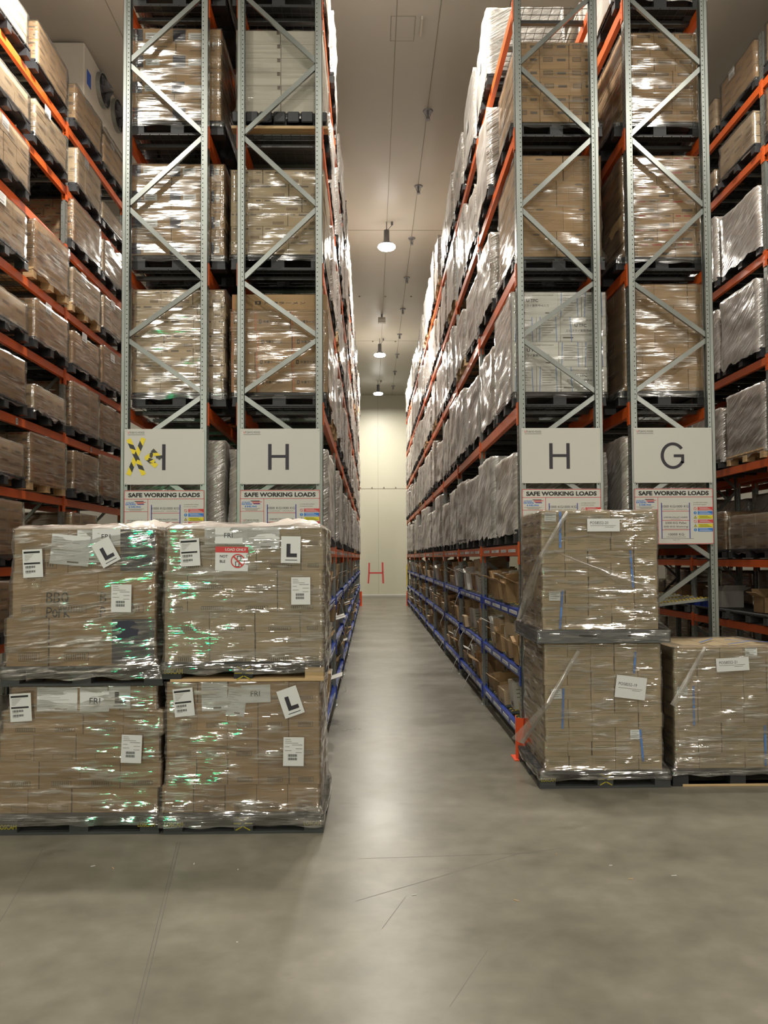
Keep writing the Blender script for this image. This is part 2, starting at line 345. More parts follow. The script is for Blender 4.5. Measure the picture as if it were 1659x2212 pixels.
# ------------------------------------------------------------------ lamps
def ordw(i): return ['first', 'second', 'third', 'fourth', 'fifth', 'sixth', 'seventh', 'eighth', 'ninth', 'tenth', 'eleventh', 'twelfth', 'thirteenth', 'fourteenth', 'fifteenth', 'sixteenth', 'seventeenth', 'eighteenth', 'nineteenth', 'twentieth'][i]
b = MB(); b.rot_profile((0, 0, 0), [(0.0, 0.38), (0.07, 0.38), (0.075, 0.10), (0.12, 0.06), (0.20, 0.0), (0.215, -0.02)], M['lampbody'], 24); bodyme = b.mesh('lamp_body', smooth=True)
b = MB(); b.rot_profile((0, 0, 0), [(0.215, -0.02), (0.23, -0.055), (0.20, -0.09), (0.12, -0.105), (0.0, -0.11)], M['lens'], 24); lensme = b.mesh('lamp_lens', smooth=True)
b = MB(); b.cyl((0, 0, 0.38), (0, 0, CEIL-10.05), 0.012, M['lampbody'], 6); b.cyl((0.14, 0, CEIL-10.05), (0.14, 0, CEIL-10.05-0.08), 0.03, M['lampbody'], 8); b.cyl((0.14, 0, CEIL-10.13), (0.0, 0, 0.36), 0.008, M['lampbody'], 5); rodme = b.mesh('hanging_rod')
LL = ['nearest high bay lamp seen hanging over the main aisle', 'second high bay lamp along the main aisle', 'farthest high bay lamp over the main aisle, close to far wall',
      'high bay lamp above the mouth of the main aisle, over the frame top', 'high bay lamp over the mouth of the left side aisle', 'high bay lamp deeper in the left side aisle', 'high bay lamp over the mouth of the right side aisle', 'high bay lamp deeper in the right side aisle',
      'high bay lamp over the cross aisle, in the middle', 'high bay lamp over the cross aisle, on the left', 'high bay lamp over the cross aisle, on the right', 'added rear left high bay lamp, unseen behind the viewpoint', 'added rear right high bay lamp, unseen behind the viewpoint']
for i, (x, y, k) in enumerate(LAMPS):
    e = empty('high_bay_lamp', (x, y, 10.05), LL[i], 'ceiling lamp', 'high bay lamps')
    inst('lamp_housing', bodyme, e); inst('lamp_lens', lensme, e); inst('hanging_rod', rodme, e)
    ld = bpy.data.lights.new('lamp_light', 'AREA'); ld.shape = 'DISK'; ld.size = 0.42; ld.energy = LAMP_W*k; ld.color = LAMP_COL
    lo = bpy.data.objects.new('lamp_light', ld); C.objects.link(lo); lo.parent = e; lo.location = (0, 0, -0.125)
# green lamp and post added unseen behind the viewpoint for green film reflections
e = empty('added_green_lamp', (-4.1, -3.0, 0), 'added green lamp on a grey post, unseen behind the viewpoint', 'lamp')
m = MB(); m.cyl((0, 0, 0), (0, 0, 2.3), 0.04, M['galv'], 12); m.cyl((0, 0, 0), (0, 0, 0.02), 0.15, M['galv'], 16); m.obj('post', e)
m = MB(); m.box(-0.16, 0.16, -0.05, 0.05, 2.3, 3.2, M['lampbody']); m.obj('lamp_case', e, bevel=0.01)
m = MB(); m.box(-0.07, 0.07, 0.051, 0.07, 2.35, 3.15, M['green']); m.obj('lamp_lens', e)

# flood lights added on the unseen back wall to make film highlights
for x, t in ((-6.2, 'added flood light on the back wall, left, unseen behind the viewpoint'), (9.2, 'added flood light on the back wall, right, unseen behind the viewpoint')):
    e = empty('added_flood_light', (x, YB+0.02, 6.6), t, 'added flood light')
    m = MB(); m.box(-0.3, 0.3, 0, 0.1, -0.22, 0.22, M['lampbody']); m.obj('lamp_case', e, bevel=0.01)
    m = MB(); m.box(-0.26, 0.26, 0.10, 0.11, -0.18, 0.18, M['lens']); m.obj('lamp_lens', e)
    ld = bpy.data.lights.new('lamp_light', 'AREA'); ld.shape = 'RECTANGLE'; ld.size = 0.5; ld.size_y = 0.34; ld.energy = ADDED_FLOOD_W; ld.color = LAMP_COL
    lo = bpy.data.objects.new('lamp_light', ld); C.objects.link(lo); lo.parent = e; lo.location = (0, 0.13, 0); lo.rotation_euler = (PI/2-0.25, 0, 0)
# sprinklers on a pipe line
m = MB(); tag_o = None
m.cyl((1.12, 2, CEIL-0.006), (1.12, YF, CEIL-0.006), 0.006, M['seam'], 6)
tag(m.obj('ceiling_conduit'), 'thin conduit line running along the ceiling through the sprinkler heads', 'conduit')
b = MB(); b.cyl((0, 0, 0), (0, 0, -0.02), 0.10, M['lampbody'], 16, 0.09); b.cyl((0, 0, -0.02), (0, 0, -0.15), 0.022, M['lampbody'], 8)
for s in (-1, 1): b.bar((0.05*s, 0, -0.06), (0.02*s, 0, -0.16), 0.012, 0.012, M['lampbody'])
b.cyl((0, 0, -0.165), (0, 0, -0.175), 0.045, M['lampbody'], 12)
spm = b.mesh('sprinkler')
for i, y in enumerate((14.5, 17.5, 20.4, 23.3, 26.3, 29.3, 32.2, 35.2, 38.2)):
    tag(inst('sprinkler', spm, None, (1.13, y, CEIL)), 'small sprinkler head under the ceiling, %s one from the near end' % ordw(i), 'sprinkler', 'ceiling sprinkler heads')
e = empty('emergency_light', (0.41, 26.9, CEIL), 'small white box light hanging from the ceiling between two lamps', 'emergency light')
m = MB(); m.box(-0.03, 0.03, -0.03, 0.03, -0.12, 0, M['lampbody']); m.obj('mount', e); m = MB(); m.box(-0.13, 0.13, -0.1, 0.1, -0.3, -0.12, M['fancase']); m.obj('light_case', e, bevel=0.01)
m = MB(); m.box(-0.11, 0.11, -0.11, -0.1, -0.28, -0.2, M['whitebox']); m.obj('lens', e)
m = MB(); m.frame((0.55, 12.2, CEIL-0.002), (1, 0, 0), (0, -1, 0), -0.2, 0.2, -0.3, 0.3, 0.012, M['seam'], 0.001)
m.box(0.83, 0.86, 11.9, 12.3, CEIL-0.06, CEIL, M['fancase']); tag(m.obj('trim_%d' % tn), kind='structure'); tn += 1
# evaporator unit
e = empty('cooling_unit', (-5.13, 12.5, 9.63), 'beige ceiling cooling unit with round black fans above the left rack', 'cooling unit')
m = MB(); m.box(-0.6, 0.43, 0, 4.2, 0.0, 0.97, M['fancase']); m.obj('casing', e, bevel=0.015)
m = MB()
for y in (0.2, 4.0):
    for x in (-0.5, 0.3): m.cyl((x, y, 0.97), (x, y, 1.02), 0.012, M['lampbody'], 6)
m.obj('hanger_rods', e)
m = MB(); m.box(-0.62, 0.47, -0.02, 4.22, -0.05, 0.0, M['seam']); m.obj('drip_tray', e)
for k in range(4):
    yc = 0.80+0.77*k
    m = MB(); n = 28
    for i in range(n):
        a0, a1 = 2*PI*i/n, 2*PI*(i+1)/n
        for r0, r1, x0, x1 in ((0.29, 0.29, 0.43, 0.50), (0.27, 0.29, 0.50, 0.50)):
            P = [(x0, yc+r0*math.cos(a0), 0.645+r0*math.sin(a0)), (x0, yc+r0*math.cos(a1), 0.645+r0*math.sin(a1)), (x1, yc+r1*math.cos(a1), 0.645+r1*math.sin(a1)), (x1, yc+r1*math.cos(a0), 0.645+r1*math.sin(a0))]
            m.quad(*P, M['galv'])
    o = m.obj('fan_ring', e)
    m = MB(); m.cyl((0.435, yc, 0.645), (0.44, yc, 0.645), 0.28, M['fandark'], 28)
    for r in (0.05, 0.1, 0.15, 0.2, 0.25):
        for i in range(20): m.bar((0.495, yc+r*math.cos(2*PI*i/20), 0.645+r*math.sin(2*PI*i/20)), (0.495, yc+r*math.cos(2*PI*(i+1)/20), 0.645+r*math.sin(2*PI*(i+1)/20)), 0.004, 0.004, M['fandark'])
    for i in range(4):
        a = PI/2*i+0.3
        P = [(0.6455, yc+0.04*math.cos(a), 0.645+0.04*math.sin(a)), (0.47, yc+0.25*math.cos(a-0.25), 0.645+0.25*math.sin(a-0.25)), (0.485, yc+0.25*math.cos(a+0.35), 0.645+0.25*math.sin(a+0.35)), (0.475, yc+0.05*math.cos(a+0.9), 0.645+0.05*math.sin(a+0.9))]
        m.quad(*P, M['lampbody'])
    m.obj('fan', o)
m = MB(); m.box(0.431, 0.434, 0.12, 0.30, 0.35, 0.6, M['inkblue']); m.obj('badge', e)

# ------------------------------------------------------------------ racks
ZT = 8.72
PITCH = 2.79
NODES = [8.10, 7.33, 6.55, 5.78, 4.99, 4.38, 3.78, 3.18, 2.60, 2.02, 1.42, 0.82, 0.25]
def post_mesh(ln, ztop, holes):
    """open section upright: 0.075 (x) by 0.10 (y); origin at its outer near corner, x grows inwards (sign ln)"""
    m = MB(); s = ln; t = 0.004; W_, D_ = 0.075, 0.10
    def bx(x0, x1, y0, y1, mt=M['galv']): m.box(min(s*x0, s*x1), max(s*x0, s*x1), y0, y1, 0, ztop, mt)
    bx(0, t, 0.0, D_)                  # outer web, faces the aisle
    bx(0, 0.030, 0, t); bx(0.030, 0.034, 0, 0.012); bx(0.030, W_, 0.012, 0.012+t)   # near flange, stepped
    bx(0, 0.030, D_-t, D_); bx(0.030, W_, D_-0.012-t, D_-0.012)
    bx(W_-t, W_, 0.012, 0.030); bx(W_-t, W_, D_-0.030, D_-0.012)
    if holes:
        z = 0.12
        while z < ztop-0.05:
            X = s*0.054; P = [(X+0.0055*math.cos(PI/3*i), 0.0115, z+0.0075*math.sin(PI/3*i)) for i in range(6)]
            m.add(P, [tuple(range(6))], M['hole'])
            for yy in (0.03, 0.07):
                P = [(s*-0.0008, yy+0.006*math.cos(PI/3*i), z+0.012*math.sin(PI/3*i)) for i in range(6)]
                m.add(P, [tuple(range(6))], M['hole'])
            z += 0.05 if holes == 1 else 0.1
    return m.mesh('upright_post')
PM = {}
def get_post(sg, zt, h):
    k = (sg, zt, h)
    if k not in PM: PM[k] = post_mesh(sg, zt, h)
    return PM[k]
b = MB(); b.box(-0.02, 0.10, -0.03, 0.13, 0, 0.008, M['galv']); b.cyl((0.02, -0.015, 0.008), (0.02, -0.015, 0.03), 0.01, M['galv'], 6); b.cyl((0.02, 0.115, 0.008), (0.02, 0.115, 0.03), 0.01, M['galv'], 6)
FOOTR = b.mesh('foot_plate')
b = MB(); b.box(-0.10, 0.02, -0.03, 0.13, 0, 0.008, M['galv']); b.cyl((-0.02, -0.015, 0.008), (-0.02, -0.015, 0.03), 0.01, M['galv'], 6); FOOTL = b.mesh('foot_plate')
BCL = PITCH-0.10
def beam_mesh(mt, h, dep=0.05, lip=True):
    b = MB(); b.box(0, dep, 0, BCL, -h/2, h/2, M[mt])
    if lip: b.box(dep, dep+0.004, 0, BCL, -h/2, h/2-0.03, M[mt])
    return b.mesh('beam')
def conn_mesh(mt, s, h):
    b = MB(); b.box(min(0, -s*0.006), max(0, -s*0.006), -0.075, 0.002, -h*0.62, h*0.38, M[mt])
    b.box(min(-s*0.006, -s*0.010), max(-s*0.006, -s*0.010), -0.07, -0.045, -h*0.62, h*0.38, M[mt])
    b.box(min(0, s*0.055), max(0, s*0.055), -0.004, 0.0, -h*0.62, h*0.38, M[mt])
    for k in (-0.45, -0.15, 0.2): b.cyl((-s*0.010, -0.03, k*h), (-s*0.014, -0.03, k*h), 0.008, M[mt], 6)
    return b.mesh('beam_connector')
BM = {'orange': beam_mesh('orange', 0.115), 'blue': beam_mesh('blue', 0.085)}
CM = {(c, s): conn_mesh(c, s, 0.24 if c == 'orange' else 0.20) for c in ('orange', 'blue') for s in (-1, 1)}
def deck_mesh(wd):
    b = MB()
    for i in range(27): b.bar((0.03, 0.05+i*0.0996, 0.004), (wd-0.03, 0.05+i*0.0996, 0.004), 0.005, 0.005, M['mesh'])
    for i in range(9): b.bar((0.04+i*(wd-0.08)/8, 0.03, 0.008), (0.04+i*(wd-0.08)/8, BCL-0.03, 0.008), 0.005, 0.005, M['mesh'])
    for i in range(6):
        y = 0.25+i*0.44; b.box(0.05, wd-0.05, y-0.025, y+0.025, -0.04, 0.0, M['galvd'] if i % 2 else M['mesh'])
    return b.mesh('wire_deck')
DM = deck_mesh(0.89)
def track_mesh(wd, s):
    b = MB()
    for i in range(7):
        y = 0.14+i*0.38
        for dy in (-0.10, 0.02):
            zz = lambda x: 0.03+0.10*(x/wd if s > 0 else (wd-x)/wd)
            b.bar((0.05, y+dy-0.022, zz(0.05)), (wd-0.05, y+dy-0.022, zz(wd-0.05)), 0.004, 0.03, M['galv'])
            b.bar((0.05, y+dy+0.022, zz(0.05)), (wd-0.05, y+dy+0.022, zz(wd-0.05)), 0.004, 0.03, M['galv'])
            for k in range(20):
                x = 0.07+k*(wd-0.14)/19; z = zz(x)+0.008
                b.cyl((x, y+dy-0.015-(k % 2)*0.004, z), (x, y+dy+0.010+(k % 2)*0.006, z), 0.014, M['roller'], 7)
    return b.mesh('roller_track')
TM = {s: track_mesh(0.89, s) for s in (-1, 1)}
STRIP = MB()
for a, c in ((0.12, 0.55), (0.7, 1.05), (1.2, 1.75), (1.95, 2.4)):
    STRIP.box(-0.003, 0, a, c, -0.018, 0.018, M['paper'])
    for k in range(5): STRIP.box(-0.0036, -0.003, a+0.03+k*0.08, a+0.05+k*0.08, -0.012, 0.012, M['ink'])
STRIPM = STRIP.mesh('label_strip')
def rack(label, xa, xb, y0, nb, levels, blues, aisle, start, ztop=ZT, holes=2, decks=True, pitch=PITCH, nodes=NODES, blue_bays=None):
    e = empty('pallet_rack', (xa, y0, 0), label, 'pallet rack')
    wd = xb-xa
    for n in range(nb+1):
        y = pitch*n
        for s, x in ((1, 0), (-1, wd)):
            p = inst('upright_post', get_post(s, ztop, 1 if n == 0 else 2), e, (x, y, 0))
            inst('foot_plate', FOOTR if s > 0 else FOOTL, p, (0, 0, 0))
        side = start; L = 0.065; R = wd-0.065
        if n > 0: mb = MB()
        zz = [z for z in nodes if z < ztop]
        for i in range(len(zz)-1):
            xs, xe = (L, R) if side == 'L' else (R, L)
            if n == 0: mb = MB()
            za, zb = zz[i]-0.028, zz[i+1]+0.028
            mb.bar((xs, y+0.045, za), (xe, y+0.045, zb), 0.028, 0.048, M['galvd'], (0, 0, 1))
            mb.cyl((xs, y+0.008, zz[i]), (xs, y+0.016, zz[i]), 0.011, M['galvd'], 6)
            if n == 0: mb.obj('brace', e)
            side = 'R' if side == 'L' else 'L'
        if n > 0: mb.obj('frame_bracing', e)
    for n in range(nb):
        y = pitch*n+0.10
        for li, z in enumerate(levels):
            for s, x in ((1, -0.001), (-1, wd+0.001)):
                o = inst('load_beam', BM['orange'], e, (x, y, z))
                if s < 0: o.scale = (-1, 1, 1)
                inst('beam_connector', CM[('orange', 1)], o, (0, 0, 0)); c = inst('beam_connector', CM[('orange', 1)], o, (0, BCL, 0)); c.scale = (1, -1, 1)
            if li == 0 and z > 2.0: inst('label_strip', STRIPM, e, (-0.0065 if aisle > 0 else wd+0.0065, y, z)).scale = (1 if aisle > 0 else -1, 1, 0.9)
            if decks: inst('wire_deck', DM, e, (0, y, z+0.06)).scale = (wd/0.89, 1, 1)
        if blue_bays is None or n < blue_bays:
            for z in blues:
                for s, x in ((1, -0.001), (-1, wd+0.001)):
                    zz = z if s == aisle else z+0.1
                    o = inst('shelf_beam', BM['blue'], e, (x, y, zz))
                    if s < 0: o.scale = (-1, 1, 1)
                    inst('beam_connector', CM[('blue', 1)], o, (0, 0, 0)); c = inst('beam_connector', CM[('blue', 1)], o, (0, BCL, 0)); c.scale = (1, -1, 1)
                    if s == aisle: inst('label_strip', STRIPM, o, (-0.0005, 0, 0))
                inst('roller_track', TM[aisle], e, (0, y, z+0.02))
    return e
LEV = [2.13, 3.60, 5.08, 6.55, 7.97]
BLU = [0.22, 0.84, 1.46]
D0 = 8.0
rack('long galvanised rack with orange and blue beams on the right of the main aisle', 1.553, 2.44, D0, 9, LEV, BLU, 1, 'R')
rack('long galvanised rack with orange and blue beams on the left of the main aisle', -1.395, -0.50, D0, 9, LEV, BLU, -1, 'L')
rack('galvanised rack behind the taped sign, facing the left side aisle', -2.60, -1.705, D0, 3, LEV, [], -1, 'R')
rack('galvanised rack behind the G sign, facing the right side aisle', 2.735, 3.63, D0, 3, [2.13, 3.60, 5.08, 6.55, 7.97], [1.46], 1, 'L', blue_bays=1)
LEVL = [0.917, 1.905, 2.946, 3.924, 4.925, 5.90, 6.89, 7.82, 8.84]
NODEL = [9.4, 8.5, 7.6, 6.7, 5.8, 4.95, 4.1, 3.25, 2.4, 1.6, 0.8, 0.2]
RL = rack('orange beamed rack on the far left side of the picture, wall side of left aisle', -5.64, -4.75, 11.9-PITCH*2, 3, LEVL, [], 1, 'L', ztop=9.5, nodes=NODEL)
for t, y, z in (('5', 10.34, 3.915), ('6', 13.07, 3.915)):
    m = MB(); m.box(0.896, 0.8975, y-(11.9-PITCH*2)-0.03, y-(11.9-PITCH*2)+0.03, z-0.045, z+0.045, M['paper'])
    m.text(t, (0.898, y-(11.9-PITCH*2)-0.017, z-0.028), *FXL, 0, 0, 0.056, M['ink'], bold=0.02); m.obj('bay_number', RL)
LEVR = [0.96, 1.945, 3.43, 4.92, 6.45, 8.0, 9.0]
rack('orange beamed rack on the far right side of the picture, beyond the right aisle', 5.80, 6.69, 11.0-PITCH, 4, LEVR, [], 1, 'L', ztop=9.8, nodes=NODEL)

rack('rack standing back to back behind the far right rack, in the shade', 6.95, 7.84, 11.0-PITCH, 4, [0.96, 1.945, 3.43, 4.92], [], -1, 'L', ztop=6.0, nodes=NODEL, decks=False)
# post guards
def guard(x, y, h, label, rz=0):
    e = empty('post_guard', (x, y, 0), label, 'post guard', None); e.rotation_euler.z = rz
    m = MB(); t = 0.006
    m.bar((-0.07, -0.02, h/2), (-0.05, 0.12, h/2), t, h, M['orangeguard']); m.bar((-0.07, -0.02, h/2), (0.0, -0.055, h/2), t, h, M['orangeguard'])
    m.bar((0.0, -0.055, h/2), (0.07, -0.02, h/2), t, h, M['orangeguard']); m.bar((0.07, -0.02, h/2), (0.05, 0.12, h/2), t, h, M['orangeguard'])
    m.obj('guard_shell', e)
    m = MB(); m.box(-0.10, 0.10, -0.09, 0.14, 0, 0.008, M['orangeguard']); m.obj('base_plate', e)
guard(1.54, 7.92, 0.42, 'orange steel post guard at the foot of the right rack, near the stacked pallets', 0)
guard(1.58, 33.2, 0.62, 'far orange post guard on the right side at the end of the main aisle')
guard(-0.48, 33.2, 0.62, 'far orange post guard on the left side at the end of the main aisle')
m = MB(); m.box(1.50, 1.53, 32.6, 32.9, 0.85, 1.75, M['yellow']); m.cyl((1.497, 32.75, 1.25), (1.499, 32.75, 1.25), 0.11, M['signred'], 16)
m.cyl((1.494, 32.75, 1.25), (1.496, 32.75, 1.25), 0.05, M['paper'], 12)
tag(m.obj('aisle_sign'), 'small yellow hanging sign with a red disc far down the right rack', 'sign')

# ------------------------------------------------------------------ signs on the rack ends
SW = 0.83
def swl_sign(xc, zt, k):
    x0 = xc-SW/2; y = 7.992; H_ = 0.585
    lab = ['load rating sign below the sign with striped tape, far left of the four', 'load rating sign under the H sign left of the main aisle', 'load rating sign under the H sign right of the main aisle, partly behind cartons', 'load rating sign under the G sign, fully readable']
    e = empty('load_sign', (x0, y, zt-H_), lab[k], 'sign')
    m = MB(); m.box(0, SW, 0, 0.006, 0, H_, M['sign']); m.obj('panel', e)
    o = (0, -0.0012, 0); u, v = FX
    m = MB(); m.frame(o, u, v, 0.002, SW-0.002, 0.002, H_-0.002, 0.006, M['signred'])
    m.fr(o, u, v, 0, SW, H_-0.092, H_-0.087, M['signred'])
    m.fr(o, u, v, 0.245, 0.250, 0, H_-0.09, M['signred']); m.fr(o, u, v, 0, 0.245, 0.362, 0.366, M['signred']); m.fr(o, u, v, 0, 0.245, 0.18, 0.184, M['signred'])
    m.obj('red_rules', e)
    m = MB(); m.text('SAFE WORKING LOADS', o, u, v, 0.045, H_-0.072, 0.046, M['ink'], width=0.74, bold=0.045); m.obj('title', e)
    m = MB(); m.text('AUCKLAND', o, u, v, 0.02, 0.452, 0.014, M['signblue'], width=0.085, bold=0.02); m.text('RACKING', o, u, v, 0.018, 0.430, 0.020, M['signblue'], width=0.105, bold=0.03)
    m.text('& SHELVING', o, u, v, 0.05, 0.405, 0.018, M['signblue'], width=0.125, bold=0.03)
    for (a, b_, c, mt) in ((0.11, 0.205, 0.468, 'ink'), (0.125, 0.225, 0.458, 'signred'), (0.13, 0.205, 0.446, 'signred'), (0.14, 0.21, 0.437, 'signnavy')): m.fr(o, u, v, a, b_, c, c+0.007, M[mt])
    for i, (a, b_) in enumerate(((0.02, 0.21), (0.05, 0.19), (0.06, 0.18))): m.fr(o, u, v, a, b_, 0.392-i*0.009, 0.3945-i*0.009, M['inkg'])
    m.obj('maker_panel', e)
    m = MB(); m.text('TOKYO FOOD', o, u, v, 0.055, 0.262, 0.017, M['ink'], width=0.14); m.text('U', o, u, v, 0.035, 0.262, 0.018, M['signred'], width=0.017, bold=0.02); m.fr(o, u, v, 0.03, 0.20, 0.25, 0.2525, M['ink'])
    m.text('DATE', o, u, v, 0.16, 0.09, 0.012, M['ink'], width=0.05); m.obj('owner_panel', e)
    m = MB()
    for a in (0.280, 0.575): m.fr(o, u, v, a, a+0.009, 0.062, 0.435, M['signnavy'])
    for z in (0.345, 0.248, 0.150): m.fr(o, u, v, 0.289, 0.575, z, z+0.005, M['signred'])
    m.fr(o, u, v, 0.275, 0.62, 0.058, 0.060, M['ink']); m.obj('rack_diagram', e)
    m = MB()
    m.text('1000 KG', o, u, v, 0.291, 0.385, 0.024, M['signink'], width=0.135); m.text('1000 KG', o, u, v, 0.434, 0.385, 0.024, M['signink'], width=0.135)
    m.obj('load_figure', e); m = MB()
    m.text('UNEVEN PALLET LOADS', o, u, v, 0.305, 0.275, 0.015, M['signink'], width=0.25); m.obj('load_figure', e); m = MB(); m.text('2000 KG Pallet', o, u, v, 0.32, 0.213, 0.021, M['signink'], width=0.225)
    m.text('500 KG Shelving', o, u, v, 0.305, 0.172, 0.022, M['signink'], width=0.255); m.obj('load_figure', e); m = MB(); m.text('10000 KG', o, u, v, 0.352, 0.092, 0.024, M['signink'], width=0.165)
    m.text('TOTAL MAXIMUM BAY LOAD', o, u, v, 0.335, 0.072, 0.008, M['inkg'], width=0.2); m.text('Type CT', o, u, v, 0.40, 0.04, 0.010, M['inkg'], width=0.07)
    m.obj('load_figure', e); m = MB()
    for a in (0.30, 0.44): m.fr(o, u, v, a, a+0.115, 0.366, 0.3685, M['inkg'])
    m.fr(o, u, v, 0.31, 0.56, 0.160, 0.162, M['inkg']); m.fr(o, u, v, 0.38, 0.48, 0.262, 0.264, M['inkg'])
    m.obj('small_print', e); m = MB()
    m.text('2-6 SHELVING LEVELS', o, u, v, 0.62, 0.432, 0.009, M['inkg'], width=0.15); m.text('0-5 PALLET LEVELS', o, u, v, 0.62, 0.410, 0.009, M['inkg'], width=0.135)
    m.obj('level_notes', e)
    m = MB()
    for i, mt in enumerate(('signred', 'signblue', 'signyellow', 'signred', 'signyellow', 'signblue')):
        z = 0.355-i*0.0445; m.fr(o, u, v, 0.665, 0.822, z, z+0.036, M[mt])
        for j in range(3): m.fr(o, u, v, 0.675+0.01*(j % 2), 0.81-0.02*j, z+0.006+j*0.010, z+0.009+j*0.010, M['paper' if mt != 'signyellow' else 'ink'], lift=0.0008)
        cz = z+0.018; n = 16
        if mt == 'signyellow': m.add([(0.622, -0.0012, cz-0.014), (0.654, -0.0012, cz-0.014), (0.638, -0.0012, cz+0.016)], [(0, 1, 2)], M['ink']); m.add([(0.627, -0.0018, cz-0.011), (0.649, -0.0018, cz-0.011), (0.638, -0.0018, cz+0.010)], [(0, 1, 2)], M['signyellow']); m.fr(o, u, v, 0.6368, 0.6392, cz-0.008, cz+0.004, M['ink'], lift=0.0012)
        else:
            m.add([(0.638+0.016*math.cos(2*PI*t/n), -0.0012, cz+0.016*math.sin(2*PI*t/n)) for t in range(n)], [tuple(range(n))], M[mt])
            if mt == 'signred': m.add([(0.638+0.012*math.cos(2*PI*t/n), -0.0018, cz+0.012*math.sin(2*PI*t/n)) for t in range(n)], [tuple(range(n))], M['sign']); m.fr(o, u, v, 0.625, 0.651, cz-0.0015, cz+0.0015, M['signred'], rot=-0.8, lift=0.0012)
            else: m.fr(o, u, v, 0.6355, 0.6405, cz-0.003, cz+0.011, M['sign'], lift=0.0008); m.fr(o, u, v, 0.6355, 0.6405, cz-0.011, cz-0.006, M['sign'], lift=0.0008)
    m.obj('warning_notices', e)
    for a, c in ((0.018, 0.018), (SW-0.018, 0.018), (0.018, H_-0.018), (SW-0.018, H_-0.018)): m = MB(); m.cyl((a, -0.004, c), (a, 0.0, c), 0.008, M['sign'], 8); m.obj('screw', e)
def letter_sign(xc, zt, letter, k):
    x0 = xc-SW/2; y = 7.992; H_ = 0.58
    lab = ['white rack end sign with black and yellow striped tape X and arrow', 'white rack end sign with letter H, left of the main aisle', 'white rack end sign with letter H, right of the main aisle', 'white rack end sign with the large letter G']
    e = empty('aisle_sign', (x0, y, zt-H_), lab[k], 'sign')
    m = MB(); m.box(0, SW, 0, 0.006, 0, H_, M['sign']); m.obj('panel', e, bevel=0.001)
    o = (0, -0.0012, 0); u, v = FX
    if letter == 'H':
        cx = 0.40; m = MB(); m.fr(o, u, v, cx-0.108, cx-0.072, 0.15, 0.42, M['signink']); m.fr(o, u, v, cx+0.072, cx+0.108, 0.15, 0.42, M['signink']); m.fr(o, u, v, cx-0.072, cx+0.072, 0.275, 0.305, M['signink']); m.obj('letter', e)
    elif letter == 'G':
        m = MB(); cx, cy, r = 0.415, 0.285, 0.14; P = []; n = 40; a0, a1 = 0.62, 2*PI-0.50
        for i in range(n+1):
            a = a0+(a1-a0)*i/n; P.append((cx+r*0.93*math.cos(a), cy+r*math.sin(a), cx+(r*0.93-0.034)*math.cos(a), cy+(r-0.031)*math.sin(a)))
        for i in range(n): m.add([(P[i][2], -0.0012, P[i][3]), (P[i][0], -0.0012, P[i][1]), (P[i+1][0], -0.0012, P[i+1][1]), (P[i+1][2], -0.0012, P[i+1][3])], [(0, 1, 2, 3)], M['signink'])
        m.fr(o, u, v, cx+0.008, cx+0.118, cy-0.016, cy+0.014, M['signink']); m.fr(o, u, v, cx+0.086, cx+0.118, cy-0.078, cy-0.016, M['signink'])
        m.obj('letter', e)
    else:
        m = MB(); m.fr(o, u, v, 0.392, 0.428, 0.15, 0.42, M['signink']); m.fr(o, u, v, 0.33, 0.392, 0.272, 0.305, M['signink']); m.obj('letter', e)
        def tape(p, q, wd, nseg, lift, ph=0):
            m = MB(); p = Vector((p[0], 0, p[1])); q = Vector((q[0], 0, q[1])); d = (q-p); L_ = d.length; d.normalize(); nn = Vector((-d.z, 0, d.x))*wd/2; sl = wd*0.45
            for i in range(nseg):
                a = L_*i/nseg; b_ = L_*(i+1)/nseg; sa = 0 if i == 0 else sl; sb = 0 if i == nseg-1 else sl
                Q = [p+d*(a-sa)-nn, p+d*(b_-sb)-nn, p+d*(b_+sb)+nn, p+d*(a+sa)+nn]
                m.add([(t.x, -0.002-lift, t.z) for t in Q], [(0, 1, 2, 3)], M['yellow' if (i+ph) % 2 == 0 else 'tapeblack'])
            m.obj('hazard_tape', e)
        tape((0.045, 0.475), (0.205, 0.10), 0.048, 7, 0.0); tape((0.20, 0.485), (0.045, 0.10), 0.048, 7, 0.001)
        tape((0.335, 0.345), (0.225, 0.27), 0.05, 3, 0.0); tape((0.225, 0.29), (0.335, 0.19), 0.05, 3, 0.001); tape((0.29, 0.36), (0.38, 0.27), 0.042, 3, 0.002, 1); tape((0.25, 0.26), (0.315, 0.24), 0.04, 2, 0.003, 1)
    m = MB(); m.text('TOKYO FOOD', o, u, v, 0.055, 0.532, 0.020, M['ink'], width=0.155); m.text('U', o, u, v, 0.036, 0.532, 0.021, M['signred'], width=0.018, bold=0.02); m.fr(o, u, v, 0.036, 0.213, 0.518, 0.521, M['ink']); m.obj('logo', e)
    for a, c in ((0.016, 0.016), (SW-0.016, 0.016), (0.016, H_-0.016), (SW-0.016, H_-0.016)): m = MB(); m.cyl((a, -0.004, c), (a, 0.0, c), 0.008, M['sign'], 8); m.obj('screw', e)
for k, (xc, L_) in enumerate(((-2.143, 'X'), (-0.945, 'H'), (1.991, 'H'), (3.171, 'G'))):
    letter_sign(xc, 3.41, L_, k); swl_sign(xc, 2.77, k)

